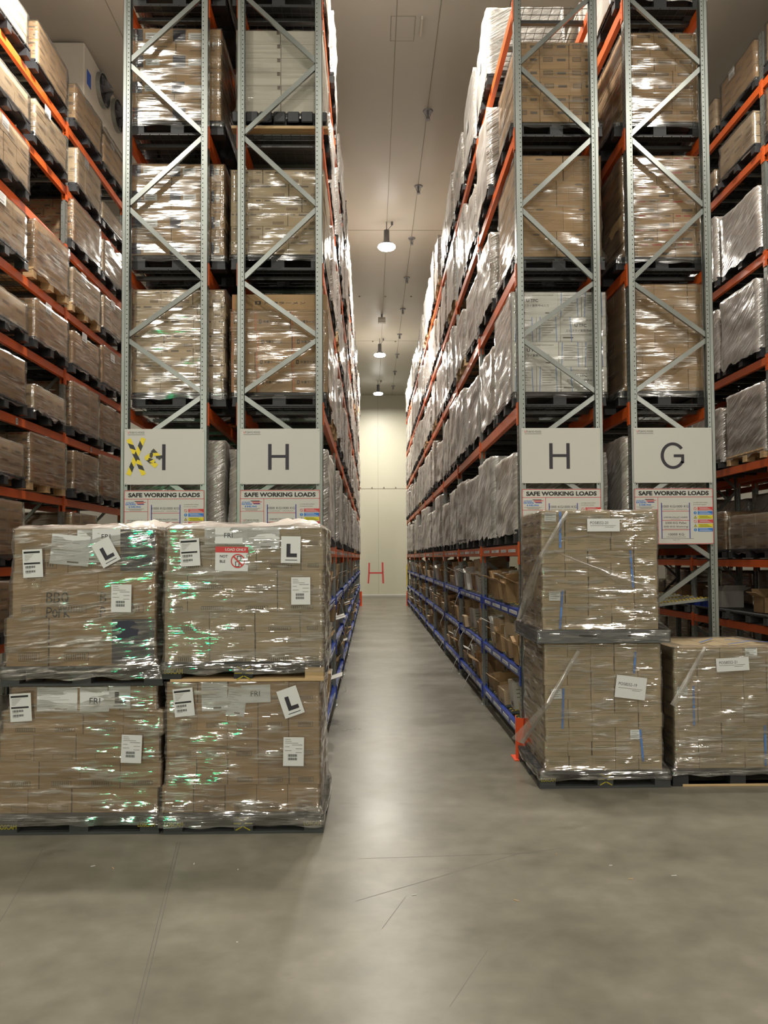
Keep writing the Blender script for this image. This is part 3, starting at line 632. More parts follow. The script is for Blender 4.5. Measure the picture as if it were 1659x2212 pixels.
# ------------------------------------------------------------------ pallets and loads
def pallet_mb(wx, wy, mt='black', runners='x', odd=None, h=0.145):
    """centre at origin, base z=0; board direction across the front; blocks 3 x 3"""
    m = MB(); X, Y = wx/2, wy/2; T = M[mt]; W2 = M[odd] if odd else T
    nb = 7; bw = wy/nb
    for i in range(nb): m.box(-X, X, -Y+bw*i+0.008, -Y+bw*(i+1)-0.008, h-0.022, h, T)
    for i in (-1, 0, 1): m.box(i*(X-0.07)-0.05, i*(X-0.07)+0.05, -Y, Y, h-0.042, h-0.022, T)
    for i in (-1, 0, 1):
        for k in (-1, 0, 1): m.box(i*(X-0.073)-0.07, i*(X-0.073)+0.07, k*(Y-0.06)-0.058, k*(Y-0.06)+0.058, 0.02, h-0.042, W2 if (odd and i == 1 and k == -1) else T)
    for k in (-1, 0, 1): m.box(-X+(0.06 if odd else 0), X, k*(Y-0.06)-0.058, k*(Y-0.06)+0.058, 0, 0.02, W2 if k == -1 else T)
    return m
PAL = {}
def pallet_me(wx, wy, mt, odd=None):
    k = (wx, wy, mt, odd)
    if k not in PAL: PAL[k] = pallet_mb(wx, wy, mt, odd=odd).mesh('pallet')
    return PAL[k]
# prints on one carton face; frame f, width w, height h
def prints(m, o, f, w, h, st, r):
    u, v = f
    if st == 'tag':
        m.fr(o, u, v, w*0.62, w*0.90, h*0.12, h*0.32, M['inkg'], lift=0.001); m.fr(o, u, v, w*0.64, w*0.88, h*0.15, h*0.29, M['card'], lift=0.0015)
        for i in range(7): m.fr(o, u, v, w*(0.66+i*0.031), w*(0.678+i*0.031), h*0.17, h*0.27, M['inkg'], lift=0.002)
        m.fr(o, u, v, w*0.30, w*0.55, h*0.76, h*0.88, M['inkg'], lift=0.001); m.fr(o, u, v, w*0.80, w*0.95, h*0.78, h*0.87, M['inkg'], lift=0.001); m.fr(o, u, v, w*0.06, w*0.2, h*0.78, h*0.86, M['inkg'], lift=0.001)
    elif st == 'bar':
        m.frame(o, u, v, w*0.30, w*0.80, h*0.10, h*0.28, 0.004, M['inkg'], 0.001)
        for i in range(9): m.fr(o, u, v, w*(0.34+i*0.046), w*(0.362+i*0.046), h*0.13, h*0.25, M['inkg'], lift=0.001)
    elif st == 'bar2':
        m.frame(o, u, v, w*0.12, w*0.82, h*0.3, h*0.55, 0.004, M['inkg'], 0.001)
        m.fr(o, u, v, w*0.16, w*0.78, h*0.35, h*0.5, M['inkg'], lift=0.001)
        m.fr(o, u, v, w*0.55, w*0.9, h*0.82, h*0.92, M['inkg'], lift=0.001)
    elif st == 'ramen':
        m.fr(o, u, v, 0.006, 0.014, 0, h, M['inkorange'], lift=0.001); m.fr(o, u, v, 0.02, 0.023, 0, h, M['inkorange'], lift=0.001)
        m.text('冷凍ラーメン', o, u, v, w*0.24, h*0.42, h*0.15, M['ink'], lift=0.001, width=w*0.5, bold=0.02)
        m.fr(o, u, v, w*0.13, w*0.20, h*0.40, h*0.60, M['ink'], lift=0.001); m.fr(o, u, v, w*0.15, w*0.18, h*0.44, h*0.56, M['card'], lift=0.0015)
    elif st == 'tfc':
        m.text('TFC', o, u, v, w*0.40, h*0.60, h*0.13, M['ink'], lift=0.001, width=w*0.17, bold=0.02); m.text('U', o, u, v, w*0.31, h*0.60, h*0.13, M['ink'], lift=0.001, width=w*0.065, bold=0.03)
        m.text('エビフライ業務用40入り', o, u, v, w*0.12, h*0.40, h*0.11, M['ink'], lift=0.001, width=w*0.68)
        m.text('FROZEN BREADED VANNAMEI WHITE SHRIMP', o, u, v, w*0.06, h*0.85, h*0.045, M['inkg'], lift=0.001, width=w*0.84)
        m.fr(o, u, v, w*0.05, w*0.28, h*0.14, h*0.19, M['inkg'], lift=0.001); m.fr(o, u, v, w*0.72, w*0.9, h*0.14, h*0.18, M['inkg'], lift=0.001)
        m.fr(o, u, v, w*0.22, w*0.235, 0, h, M['strapblue'], lift=0.002, rot=0.05)
    elif st == 'tfcside':
        for i in range(7): m.fr(o, u, v, w*0.22, w*(0.8-0.1*(i % 3)), h*(0.86-i*0.1), h*(0.875-i*0.1), M['inkg'], lift=0.001)
        m.fr(o, u, v, w*0.12, w*0.145, 0, h, M['strapblue'], lift=0.002, rot=-0.04); m.fr(o, u, v, w*0.82, w*0.845, 0, h, M['strapblue'], lift=0.002, rot=0.03)
    elif st == 'oval':
        cx, cy = w*0.5, h*0.86; n = 16
        P = []
        for t in range(n): P.append(Vector(o)+Vector(u)*(cx+w*0.09*math.cos(2*PI*t/n))+Vector(v)*(cy+h*0.035*math.sin(2*PI*t/n))+Vector(u).cross(Vector(v))*0.001)
        m.add(P, [tuple(range(n))], M['inkg'])
        for i in range(8): m.fr(o, u, v, w*0.30, w*(0.82-0.07*(i % 4)), h*(0.72-i*0.07), h*(0.728-i*0.07), M['inkg'], lift=0.001)
        m.fr(o, u, v, w*0.27, w*0.275, h*0.1, h*0.8, M['inkg'], lift=0.001)
    elif st == 'blur':
        m.fr(o, u, v, w*0.12, w*0.45, h*0.55, h*0.9, M['inkg'], lift=0.001); m.fr(o, u, v, w*0.14, w*0.43, h*0.6, h*0.85, M['card3'], lift=0.0015); m.fr(o, u, v, w*0.6, w*0.9, h*0.6, h*0.8, M['inkg'], lift=0.001)
    elif st == 'block':
        m.fr(o, u, v, w*0.2, w*0.82, h*0.62, h*0.86, M['inkg'], lift=0.001); m.fr(o, u, v, w*0.24, w*0.78, h*0.68, h*0.80, M['card3'], lift=0.0015)
    elif st == 'green':
        m.fr(o, u, v, w*0.06, w*0.4, h*0.78, h*0.9, M['inkgreen'], lift=0.001)
        for i in range(3): m.fr(o, u, v, w*0.1, w*(0.5-0.1*i), h*(0.5-i*0.14), h*(0.54-i*0.14), M['inkgreen'], lift=0.001)
        m.frame(o, u, v, w*0.55, w*0.93, h*0.15, h*0.55, 0.003, M['inkgreen'], 0.001); m.fr(o, u, v, w*0.6, w*0.88, h*0.25, h*0.45, M['inkgreen'], lift=0.001)
    elif st == 'lines':
        for i in range(3): m.fr(o, u, v, w*0.12, w*(0.85-0.15*i), h*(0.72-i*0.14), h*(0.75-i*0.14), M['inkgreen'], lift=0.001)
    elif st == 'cream':
        m.fr(o, u, v, w*0.92, w*0.99, h*0.72, h*1.0, M['inkg'], lift=0.001)
    elif st == 'redp':
        m.fr(o, u, v, w*0.08, w*0.28, h*0.78, h*0.88, M['inkred'], lift=0.001); m.fr(o, u, v, w*0.40, w*0.65, h*0.78, h*0.88, M['inkred'], lift=0.001)
        m.fr(o, u, v, w*0.62, w*0.9, h*0.12, h*0.3, M['inkg'], lift=0.001); m.fr(o, u, v, w*0.78, w*0.94, h*0.80, h*0.88, M['inkg'], lift=0.001)
    elif st == 'black':
        if r % 2 == 1: m.fr(o, u, v, w*0.02, w*0.42, h*0.02, h*0.98, M['slate'], lift=0.001)
        m.frame(o, u, v, w*0.45, w*0.93, h*0.08, h*0.28, 0.003, M['inkg'], 0.001)
    elif st == 'sqlab':
        if r % 2 == 0: m.fr(o, u, v, -w*0.06, w*0.22, h*0.05, h*0.95, M['slate'], lift=0.002); m.fr(o, u, v, w*0.28, w*0.62, h*0.18, h*0.7, M['paper'], lift=0.001); m.fr(o, u, v, w*0.33, w*0.57, h*0.3, h*0.34, M['inkg'], lift=0.0015); m.fr(o, u, v, w*0.33, w*0.55, h*0.48, h*0.52, M['inkg'], lift=0.0015)
        else: m.fr(o, u, v, w*0.35, w*0.8, h*0.6, h*0.66, M['inkg'], lift=0.001); m.fr(o, u, v, w*0.3, w*0.85, h*0.3, h*0.36, M['inkg'], lift=0.001)
def lay(x0, x1, cols):
    t = sum(cols); a = x0; out = []
    for c in cols: out.append((a, a+(x1-x0)*c/t)); a += (x1-x0)*c/t
    return out
G_ = 0.0025
def stack(x0, x1, y0, y1, rows, ny, mt, st, front=None, core=True, bev=0.0, jit=0.0, sides=True, name='carton_stack'):
    """rows: list of (z0, z1, [column weights], xa, xb). front(list): receives one mesh builder per front carton if given"""
    big = MB()
    for r, row in enumerate(rows):
        z0, z1, cols = row[0], row[1], row[2]; xa = row[3] if len(row) > 3 else x0; xb = row[4] if len(row) > 4 else x1
        rst = row[5] if len(row) > 5 and row[5] else st; rmt = row[6] if len(row) > 6 and row[6] else mt
        dy = (y1-y0)/ny
        for k in range(ny):
            for c, (a, b_) in enumerate(lay(xa, xb, cols)):
                if cols[c] < 0: continue
                jx = random.uniform(-jit, jit); jy = random.uniform(-jit, jit*0.3)
                t = big
                if front is not None and k == 0: t = MB()
                ya, yb = y0+k*dy, y0+(k+1)*dy
                w_, h_ = b_-a-2*G_, z1-z0-G_
                t.box(a+G_+jx, b_-G_+jx, ya+G_+jy, yb-G_+jy, z0, z1-G_, M[rmt])
                if k == 0 and rst: prints(t, (a+G_+jx, ya+G_+jy, z0), FX, w_, h_, rst if not (rst == 'tfc' and w_ < 0.33) else 'tfcside', r+c if rst != 'black' and rst != 'sqlab' else r)
                if k == 0: t.fr((a+G_+jx, ya+G_+jy, z0), *FX, 0, w_, h_*0.5-0.0015, h_*0.5+0.0015, M['inkg'], lift=0.0004) if (w_ > 0.5 and False) else None
                if sides and c == 0 and rst and mt != 'cream': prints(t, (a+G_+jx, yb-G_, z0), FXR, dy-2*G_, h_, 'bar' if rst not in ('tfc', 'tfcside') else 'tfcside', r)
                if sides and c == len(cols)-1 and rst and mt != 'cream': prints(t, (b_-G_+jx, ya+G_, z0), FXL, dy-2*G_, h_, 'bar' if rst not in ('tfc', 'tfcside') else 'tfcside', r)
                if t is not big: front.append(t)
    return big
def wrap_me(x0, x1, y0, y1, z0, z1, px=None, py=None, seed=0, res=0.06, amp=0.012, mt='film', drop=0.05, rag=0.03, flare=0.10, cap=0.0, name='stretch_wrap', prof=None, zf=9.0):
    """thin film skin round a load; px, py: pallet extents it flares out to at the bottom"""
    m = MB(); T = M[mt]
    per = []
    def side(p, q, nrm):
        n = max(2, int(math.dist(p, q)/res))
        for i in range(n): t = i/n; per.append((t, p, q, nrm))
    off = 0.006
    X0, X1, Y0, Y1 = x0-off, x1+off, y0-off, y1+off
    side('00', '10', (0, -1)) if False else None
    corners = [(0, 0), (1, 0), (1, 1), (0, 1)]; nrms = [(0, -1), (1, 0), (0, 1), (-1, 0)]
    pts = []
    lens = [X1-X0, Y1-Y0, X1-X0, Y1-Y0]; s_acc = 0
    for e_ in range(4):
        n = max(2, int(lens[e_]/res)); c0 = corners[e_]; c1 = corners[(e_+1) % 4]
        for i in range(n):
            t = i/n; fx = c0[0]+(c1[0]-c0[0])*t; fy = c0[1]+(c1[1]-c0[1])*t
            nn = nrms[e_]
            if i == 0: pn = nrms[(e_+3) % 4]; nn = ((nn[0]+pn[0])*0.7, (nn[1]+pn[1])*0.7)
            pts.append((fx, fy, nn, s_acc+lens[e_]*t))
        s_acc += lens[e_]
    nr = max(4, int((z1-z0)/(res*0.6)))
    zs = [z0-drop]+[z0+(z1-z0)*i/nr for i in range(nr+1)]
    NP = len(pts); V = []
    for ri, z in enumerate(zs):
        h = (z-z0)/(z1-z0)
        fl = max(0.0, 1-h/flare) if flare > 0 else 0
        fl = min(1, fl)**1.6
        ax0, ax1, ay0, ay1 = X0, X1, Y0, Y1
        if prof: 
            q = prof(z); ax0, ax1 = q[0]-off, q[1]+off
        if px and fl > 0:
            ax0 = min(ax0, ax0+(px[0]-0.004-ax0)*fl); ax1 = max(ax1, ax1+(px[1]+0.004-ax1)*fl); ay0 = min(ay0, ay0+(py[0]-0.004-ay0)*fl); ay1 = max(ay1, ay1+(py[1]+0.004-ay1)*fl)
        for fx, fy, nn, s in pts:
            d = noise.noise((s*2.3+seed*7.1, z*zf, seed*3.3))*amp+noise.noise((s*6+seed, z*zf*2.9, seed))*amp*0.5
            d = max(-0.003, d+amp*0.35)
            if ri == 0: zz = z+rag*noise.noise((s*5, seed*9.0, 1.0))*1.6
            elif ri == len(zs)-1: zz = z+0.012*noise.noise((s*7, seed, 4.0))
            else: zz = z
            V.append((ax0+(ax1-ax0)*fx+nn[0]*d, ay0+(ay1-ay0)*fy+nn[1]*d, zz))
    F = []
    for r in range(len(zs)-1):
        for i in range(NP): F.append((r*NP+i, r*NP+(i+1) % NP, (r+1)*NP+(i+1) % NP, (r+1)*NP+i))
    # fold over the top
    base = (len(zs)-1)*NP; last = base
    q = prof(z1) if prof else (x0, x1)
    for inset, lift_ in (((0.05, 0.012), (0.13, 0.008)) if not cap else ((0.03, 0.03), (0.10, 0.035), (0.25, 0.03), (0.49, 0.028))):
        st_ = len(V)
        for fx, fy, nn, s in pts:
            gx = inset+(1-2*inset)*fx; gy = inset+(1-2*inset)*fy
            a0, a1 = q[0], q[1]
            zz = z1+0.003+lift_*(0.5+0.9*abs(noise.noise((gx*5+seed, gy*5, seed*2.0))))+(cap*noise.noise((gx*4+seed, gy*3, 9.0)) if cap else 0)
            V.append((a0+(a1-a0)*gx, y0+(y1-y0)*gy, max(z1+0.002, zz)))
        for i in range(NP): F.append((last+i, last+(i+1) % NP, st_+(i+1) % NP, st_+i))
        last = st_
    m.add(V, F, T)
    return m.mesh(name, smooth=True)
# ---- shared look-alike loads for the long rows: local origin at pallet centre bottom, 1.0 (x) by 1.2 (y)
PROTO = []
LOOK = ['brown carton', 'pale carton', 'plain brown box', 'large brown box', 'cream box', 'low brown carton', 'white box', 'dark brown carton', 'tall brown box', 'mixed carton', 'tightly stacked carton', 'small carton']
specs = [(5, 3, 0.98, 'card', 'bar'), (6, 3, 1.04, 'card2', 'tag'), (5, 2, 0.95, 'card', 'block'), (4, 2, 1.06, 'card3', 'oval'), (6, 2, 1.0, 'cream', 'cream'), (5, 3, 0.84, 'card2', 'bar'),
         (5, 2, 1.02, 'whitebox', 'lines'), (7, 3, 1.0, 'card3', 'bar'), (4, 3, 1.08, 'card', 'redp'), (6, 3, 0.93, 'card4', 'lines'), (8, 4, 1.03, 'card', 'bar2'), (8, 3, 0.99, 'card2', 'block')]
def doc_mb(w_, h_, kind='a'):
    m = MB()
    m.fr((0, 0, 0), *FX, 0, w_, 0, h_, M['paper'])
    for i in range(5): m.fr((0, 0, 0), *FX, w_*0.1, w_*(0.85-0.12*(i % 3)), h_*(0.86-i*0.1), h_*(0.88-i*0.1), M['inkg'], lift=0.0006)
    for i in range(9): m.fr((0, 0, 0), *FX, w_*(0.15+i*0.07), w_*(0.185+i*0.07), h_*0.12, h_*0.3, M['ink'], lift=0.0006)
    return m
for i, (nr, nc, hh, mt, st) in enumerate(specs):
    rows = []
    for r in range(nr):
        j = random.uniform(-0.012, 0.012); cw = [1]*nc if r % 2 == 0 else ([0.6]+[1]*(nc-1)+[0.5])
        rows.append((0.147+hh*r/nr, 0.147+hh*(r+1)/nr, cw, -0.49+j, 0.49+j))
    big = stack(-0.49, 0.49, -0.575, 0.575, rows, 3 if nc > 2 else 2, mt, st, jit=0.006)
    sm = big.mesh('carton_stack')
    wm = wrap_me(-0.50, 0.50, -0.585, 0.585, 0.147, 0.147+hh, (-0.50, 0.50), (-0.6, 0.6), seed=i+2, res=0.075, zf=3.2, amp=0.026, mt='filmside', drop=0.06, rag=0.06)
    PROTO.append((sm, wm, hh))
# low loads for the far-left / far-right racks
LOWP = []
for i, (nr, nc, hh, mt, st) in enumerate([(3, 3, 0.56, 'card2', 'bar'), (4, 3, 0.64, 'card', 'block'), (3, 2, 0.50, 'card2', 'tag'), (4, 2, 0.60, 'card', 'lines'), (2, 3, 0.34, 'card2', 'bar'), (5, 3, 0.66, 'card', 'redp')]):
    rows = [(0.147+hh*r/nr, 0.147+hh*(r+1)/nr, [1]*nc if r % 2 == 0 else [0.6]+[1]*(nc-1)+[0.5], -0.49, 0.49) for r in range(nr)]
    big = stack(-0.49, 0.49, -0.575, 0.575, rows, 3, mt, st, jit=0.008)
    wm = wrap_me(-0.50, 0.50, -0.585, 0.585, 0.147, 0.147+hh, (-0.50, 0.50), (-0.6, 0.6), seed=i+40, res=0.07, amp=0.016, mt='film', drop=0.06, rag=0.05)
    LOWP.append((big.mesh('carton_stack'), wm, hh))
LABW = doc_mb(0.2, 0.14).mesh('paper_label')
RV = random.Random(17)
def place_load(pr, x, y, z, pal, label, group, face, k, rz=0.0):
    e = empty('wrapped_pallet', (x, y, z), label, 'pallet load', group)
    e.rotation_euler.z = rz
    inst('pallet', pallet_me(1.0, 1.2, pal), e)
    sz = RV.uniform(0.80, 1.07) if pr[2] > 0.8 else RV.uniform(0.85, 1.1); sy = RV.uniform(0.92, 1.0); sx = RV.uniform(0.95, 1.02)
    for nm, me in (('carton_stack', pr[0]), ('stretch_wrap', pr[1])):
        o = inst(nm, me, e, (0, 0, 0.147*(1-sz))); o.scale = (sx, sy, sz)
    if k % 3 == 0:
        lab = inst('paper_label', LABW, e); lab.rotation_euler.z = -PI/2 if face < 0 else PI/2
        lab.location = (-0.503, 0.25, 0.6) if face < 0 else (0.503, -0.25, 0.6)
    return e
levname = ['lowest orange beam', 'second orange beam', 'third orange beam', 'fourth orange beam', 'top orange beam']
def ends_word(i): return ordw(i)
RR = random.Random(3)
def fill(xc, levels, nb, y0, face, rackname, group, skipfirst=True, protos=None, lname=levname, skip=(), first_look=None, top=0.080):
    for li, z in enumerate(levels):
        k = 0
        for n in range(nb):
            for s in (0, 1):
                idx = n*2+s; kk = RR.randrange(1000)
                if skipfirst and idx == 0: continue
                if (li, idx) in skip: continue
                pi = kk % len(protos); pr = protos[pi]
                y = y0+PITCH*n+0.10+0.06+0.60+s*1.33+RR.uniform(-0.03, 0.03)
                lk = LOOK[pi] if protos is PROTO else ['pale carton', 'brown carton', 'stacked carton', 'plain box', 'flat carton', 'tight carton'][pi]
                pal = 'black' if kk % 7 else 'wood'
                if protos is LOWP and kk % 3 == 0 and li <= 2 and face > 0: pal = 'bluewood'
                place_load(pr, xc+RR.uniform(-0.02, 0.02), y, z+top, pal, '%s load, %s, %s from front, %s' % (lk, lname[li], ordw(idx), rackname), group, face, kk, RR.uniform(-0.03, 0.03))
fill(2.03, LEV, 9, D0, -1, 'right main rack', 'wrapped pallets in the right main rack', protos=PROTO)
fill(-0.975, LEV, 9, D0, 1, 'left main rack', 'wrapped pallets in the left main rack', protos=PROTO)
fill(-2.05, LEV, 3, D0, -1, 'taped sign rack', 'wrapped pallets in the rack behind the taped sign', protos=PROTO)
fill(3.19, LEV, 3, D0, 1, 'G sign rack', 'wrapped pallets in the rack behind the G sign', protos=PROTO, skip=())
lnl = ['lowest beam', 'second beam', 'third beam', 'fourth beam', 'fifth beam', 'sixth beam', 'seventh beam', 'eighth beam', 'top beam']
fill(-5.16, LEVL, 3, 11.9-PITCH*2, 1, 'far left rack', 'pallets in the far left rack', skipfirst=False, protos=LOWP, lname=lnl, skip=((5, 0), (5, 1), (6, 3)), top=0.08)
lnr = ['lowest beam', 'second beam', 'third beam', 'fourth beam', 'fifth beam', 'sixth beam', 'top beam']
fill(6.26, [LEVR[i] for i in (1, 5, 6)], 4, 11.0-PITCH, -1, 'far right rack', 'pallets in the far right rack', skipfirst=False, protos=LOWP, lname=['lowest carrying beam', 'beam below the top', 'top beam'])
fill(6.26, [LEVR[i] for i in (2, 3, 4)], 4, 11.0-PITCH, -1, 'far right rack', 'pallets in the far right rack', skipfirst=False, protos=PROTO, lname=['middle beam', 'beam above the middle', 'third beam from top'])

# ------------------------------------------------------------------ detailed loads at the rack ends
def add_cartons(e, fronts, big, bev=0.003):
    for t in fronts: t.obj('carton', e)
    if big.v: big.obj('carton_stack', e)
def even(z0, z1, n, cols, x0, x1, alt=None, jit=0.008):
    out = []
    for i in range(n):
        c = cols if (i % 2 == 0 or alt is None) else alt; j = random.uniform(-jit, jit)
        out.append((z0+(z1-z0)*i/n, z0+(z1-z0)*(i+1)/n, c, x0+j, x1+j))
    return out
def end_load(label, x0, x1, zb, zt, rows, mt, st, pal='black', film='film', y0=8.16, y1=9.28, ny=3, seed=1, bottom=None, amp=0.012):
    xc = (x0+x1)/2; yc = 8.15+0.6; zlo = rows[0][0]
    e = empty('wrapped_pallet', (xc, yc, zb), label, 'pallet load')
    fr_ = []
    big = stack(x0, x1, y0, y1, rows, ny, mt, st, front=fr_, jit=0.003)
    for b_ in fr_+[big]: b_.v = [(a-xc, b-yc, c-zb) for a, b, c in b_.v]
    add_cartons(e, fr_, big)
    h = zlo-zb
    pm = pallet_mb(1.0, 1.16, pal, h=max(0.12, h)); pm.obj('pallet', e)
    wm = wrap_me(x0-xc, x1-xc, y0-yc, y1-yc, zlo-zb, zt-zb, (-0.505, 0.505), (-0.59, 0.59), seed=seed, res=0.05, amp=amp, mt=film, drop=0.07, rag=0.02, flare=0.06)
    inst('stretch_wrap', wm, e)
    return e
x0, x1 = -2.525, -1.55
end_load('brown carton load with blue tinted prints, directly above the striped tape sign', x0, x1, 3.68, 4.934, even(3.83, 4.934, 7, [0.9, 1, 1], x0, x1, [1, 1, 0.9], 0.012), 'card2', 'tag', seed=11, amp=0.016)
end_load('carton load with dark squares and white labels, second above striped tape sign', -2.54, -1.56, 5.16, 6.30, even(5.31, 6.30, 7, [1, 1, 0.35], -2.54, -1.56), 'card', 'sqlab', seed=12, amp=0.014)
end_load('brightly gleaming carton load with dark squares, topmost above striped tape sign', -2.54, -1.60, 6.63, 7.79, even(6.78, 7.79, 7, [1, 1.1], -2.54, -1.60), 'card', 'sqlab', seed=13, amp=0.014)
rows = even(3.83, 4.70, 4, [0.72, 1, 1], -1.49, -0.46, [0.66, 1, 1], 0.006)
rows.append((4.70, 4.885, [1, -0.85, 1], -1.48, -0.46))
end_load('noodle carton load with a gap in its top row, above the left H sign', -1.49, -0.46, 3.68, 4.72, rows, 'card', 'ramen', film='filmclear', seed=14)
end_load('pale carton load in six rows, second above the left H sign', -1.49, -0.49, 5.16, 6.24, even(5.32, 6.24, 6, [0.45, 1, 0.9], -1.49, -0.49, [0.8, 1, 0.55]), 'card4', 'tag', film='filmclear', seed=15)
e = end_load('cream carton load on a slatted black tray, topmost above the left H sign', -1.43, -0.50, 6.72, 7.775, even(6.865, 7.775, 6, [1.05, 1], -1.43, -0.50, None, 0.004), 'cream', 'cream', film='filmclear', seed=16)
m = MB(); m.box(-0.52, 0.52, -0.6, -0.48, -0.03, 0.0, M['wood']); m.obj('base_board', e); m = MB(); m.box(-0.45, 0.45, -0.48, 0.6, -0.08, 0.0, M['charwood']); m.obj('lower_boards', e)
m = MB()
for i in range(7): m.box(-0.51+i*0.148, -0.51+i*0.148+0.13, -0.62, -0.60, 0.03, 0.15, M['black'])
m.obj('tray_slats', e, bevel=0.012)
big_ = [0.322, 0.1655, 0.17]; big2 = [0.17, 0.17, 0.326]
rows = []
for r in range(4):
    za = 3.83+0.2703*r; rows.append((za, za+0.2703, big2 if r % 2 == 0 else [0.322, 0.165, 0.17], 1.525, 2.54))
end_load('white printed carton load with blue straps, above the right H sign', 1.525, 2.54, 3.68, 4.911, rows, 'whitebox', 'tfc', film='filmclear', seed=17)
end_load('large brown box load with oval prints, second above the right H sign', 1.585, 2.50, 5.16, 6.406, even(5.30, 6.406, 4, [0.9, 1], 1.585, 2.50, [1, 0.8]), 'card', 'oval', film='filmclear', seed=18)
end_load('greyish carton load under an empty wire deck, topmost above right H sign', 1.60, 2.47, 6.63, 7.663, even(6.78, 7.663, 6, [0.8, 1, 0.9], 1.60, 2.47), 'card', 'blur', film='filmclear', seed=19)
end_load('plain brown carton load in staggered rows, above the G sign', 2.74, 3.585, 3.68, 4.998, even(3.84, 4.998, 5, [0.9, 1, 0.45], 2.74, 3.585, [0.55, 1, 0.9], 0.004), 'card', '', film='film', seed=20, amp=0.014)
end_load('carton load with faint red prints, second above the G sign', 2.74, 3.585, 5.16, 6.41, even(5.30, 6.41, 7, [0.35, 1, 0.7], 2.74, 3.585, [0.9, 1, 0.1]), 'card', 'redp', film='film', seed=21, amp=0.014)
end_load('small carton load with dark print blocks, topmost above the G sign', 2.76, 3.57, 6.63, 7.774, even(6.79, 7.774, 7, [0.5, 1, 1, 1], 2.76, 3.57, [0.3, 1, 1, 1.1]), 'card', 'block', film='filmclear', seed=22)
place_load(PROTO[1], -2.05, 8.76, 2.21, 'black', 'carton load behind the striped tape sign, seen at its right edge', 'pallet loads behind the signs', -1, 1)
place_load(PROTO[2], -0.98, 8.76, 2.21, 'black', 'carton load mostly hidden behind the left H sign', 'pallet loads behind the signs', -1, 1)
place_load(PROTO[0], 2.03, 8.76, 2.21, 'black', 'carton load mostly hidden behind the right H sign', 'pallet loads behind the signs', -1, 1)
place_load(PROTO[8], 3.19, 8.76, 2.21, 'black', 'carton load mostly hidden behind the G sign', 'pallet loads behind the signs', -1, 1)
for xc, nm in ((-2.05, 'behind the striped tape sign frame'), (-0.98, 'over the left H sign'), (3.19, 'over the G sign')):
    place_load(PROTO[3], xc, 8.76, 8.05, 'black', 'carton load on the uppermost beam at the front, %s' % nm, 'top front pallet loads', -1, 1)

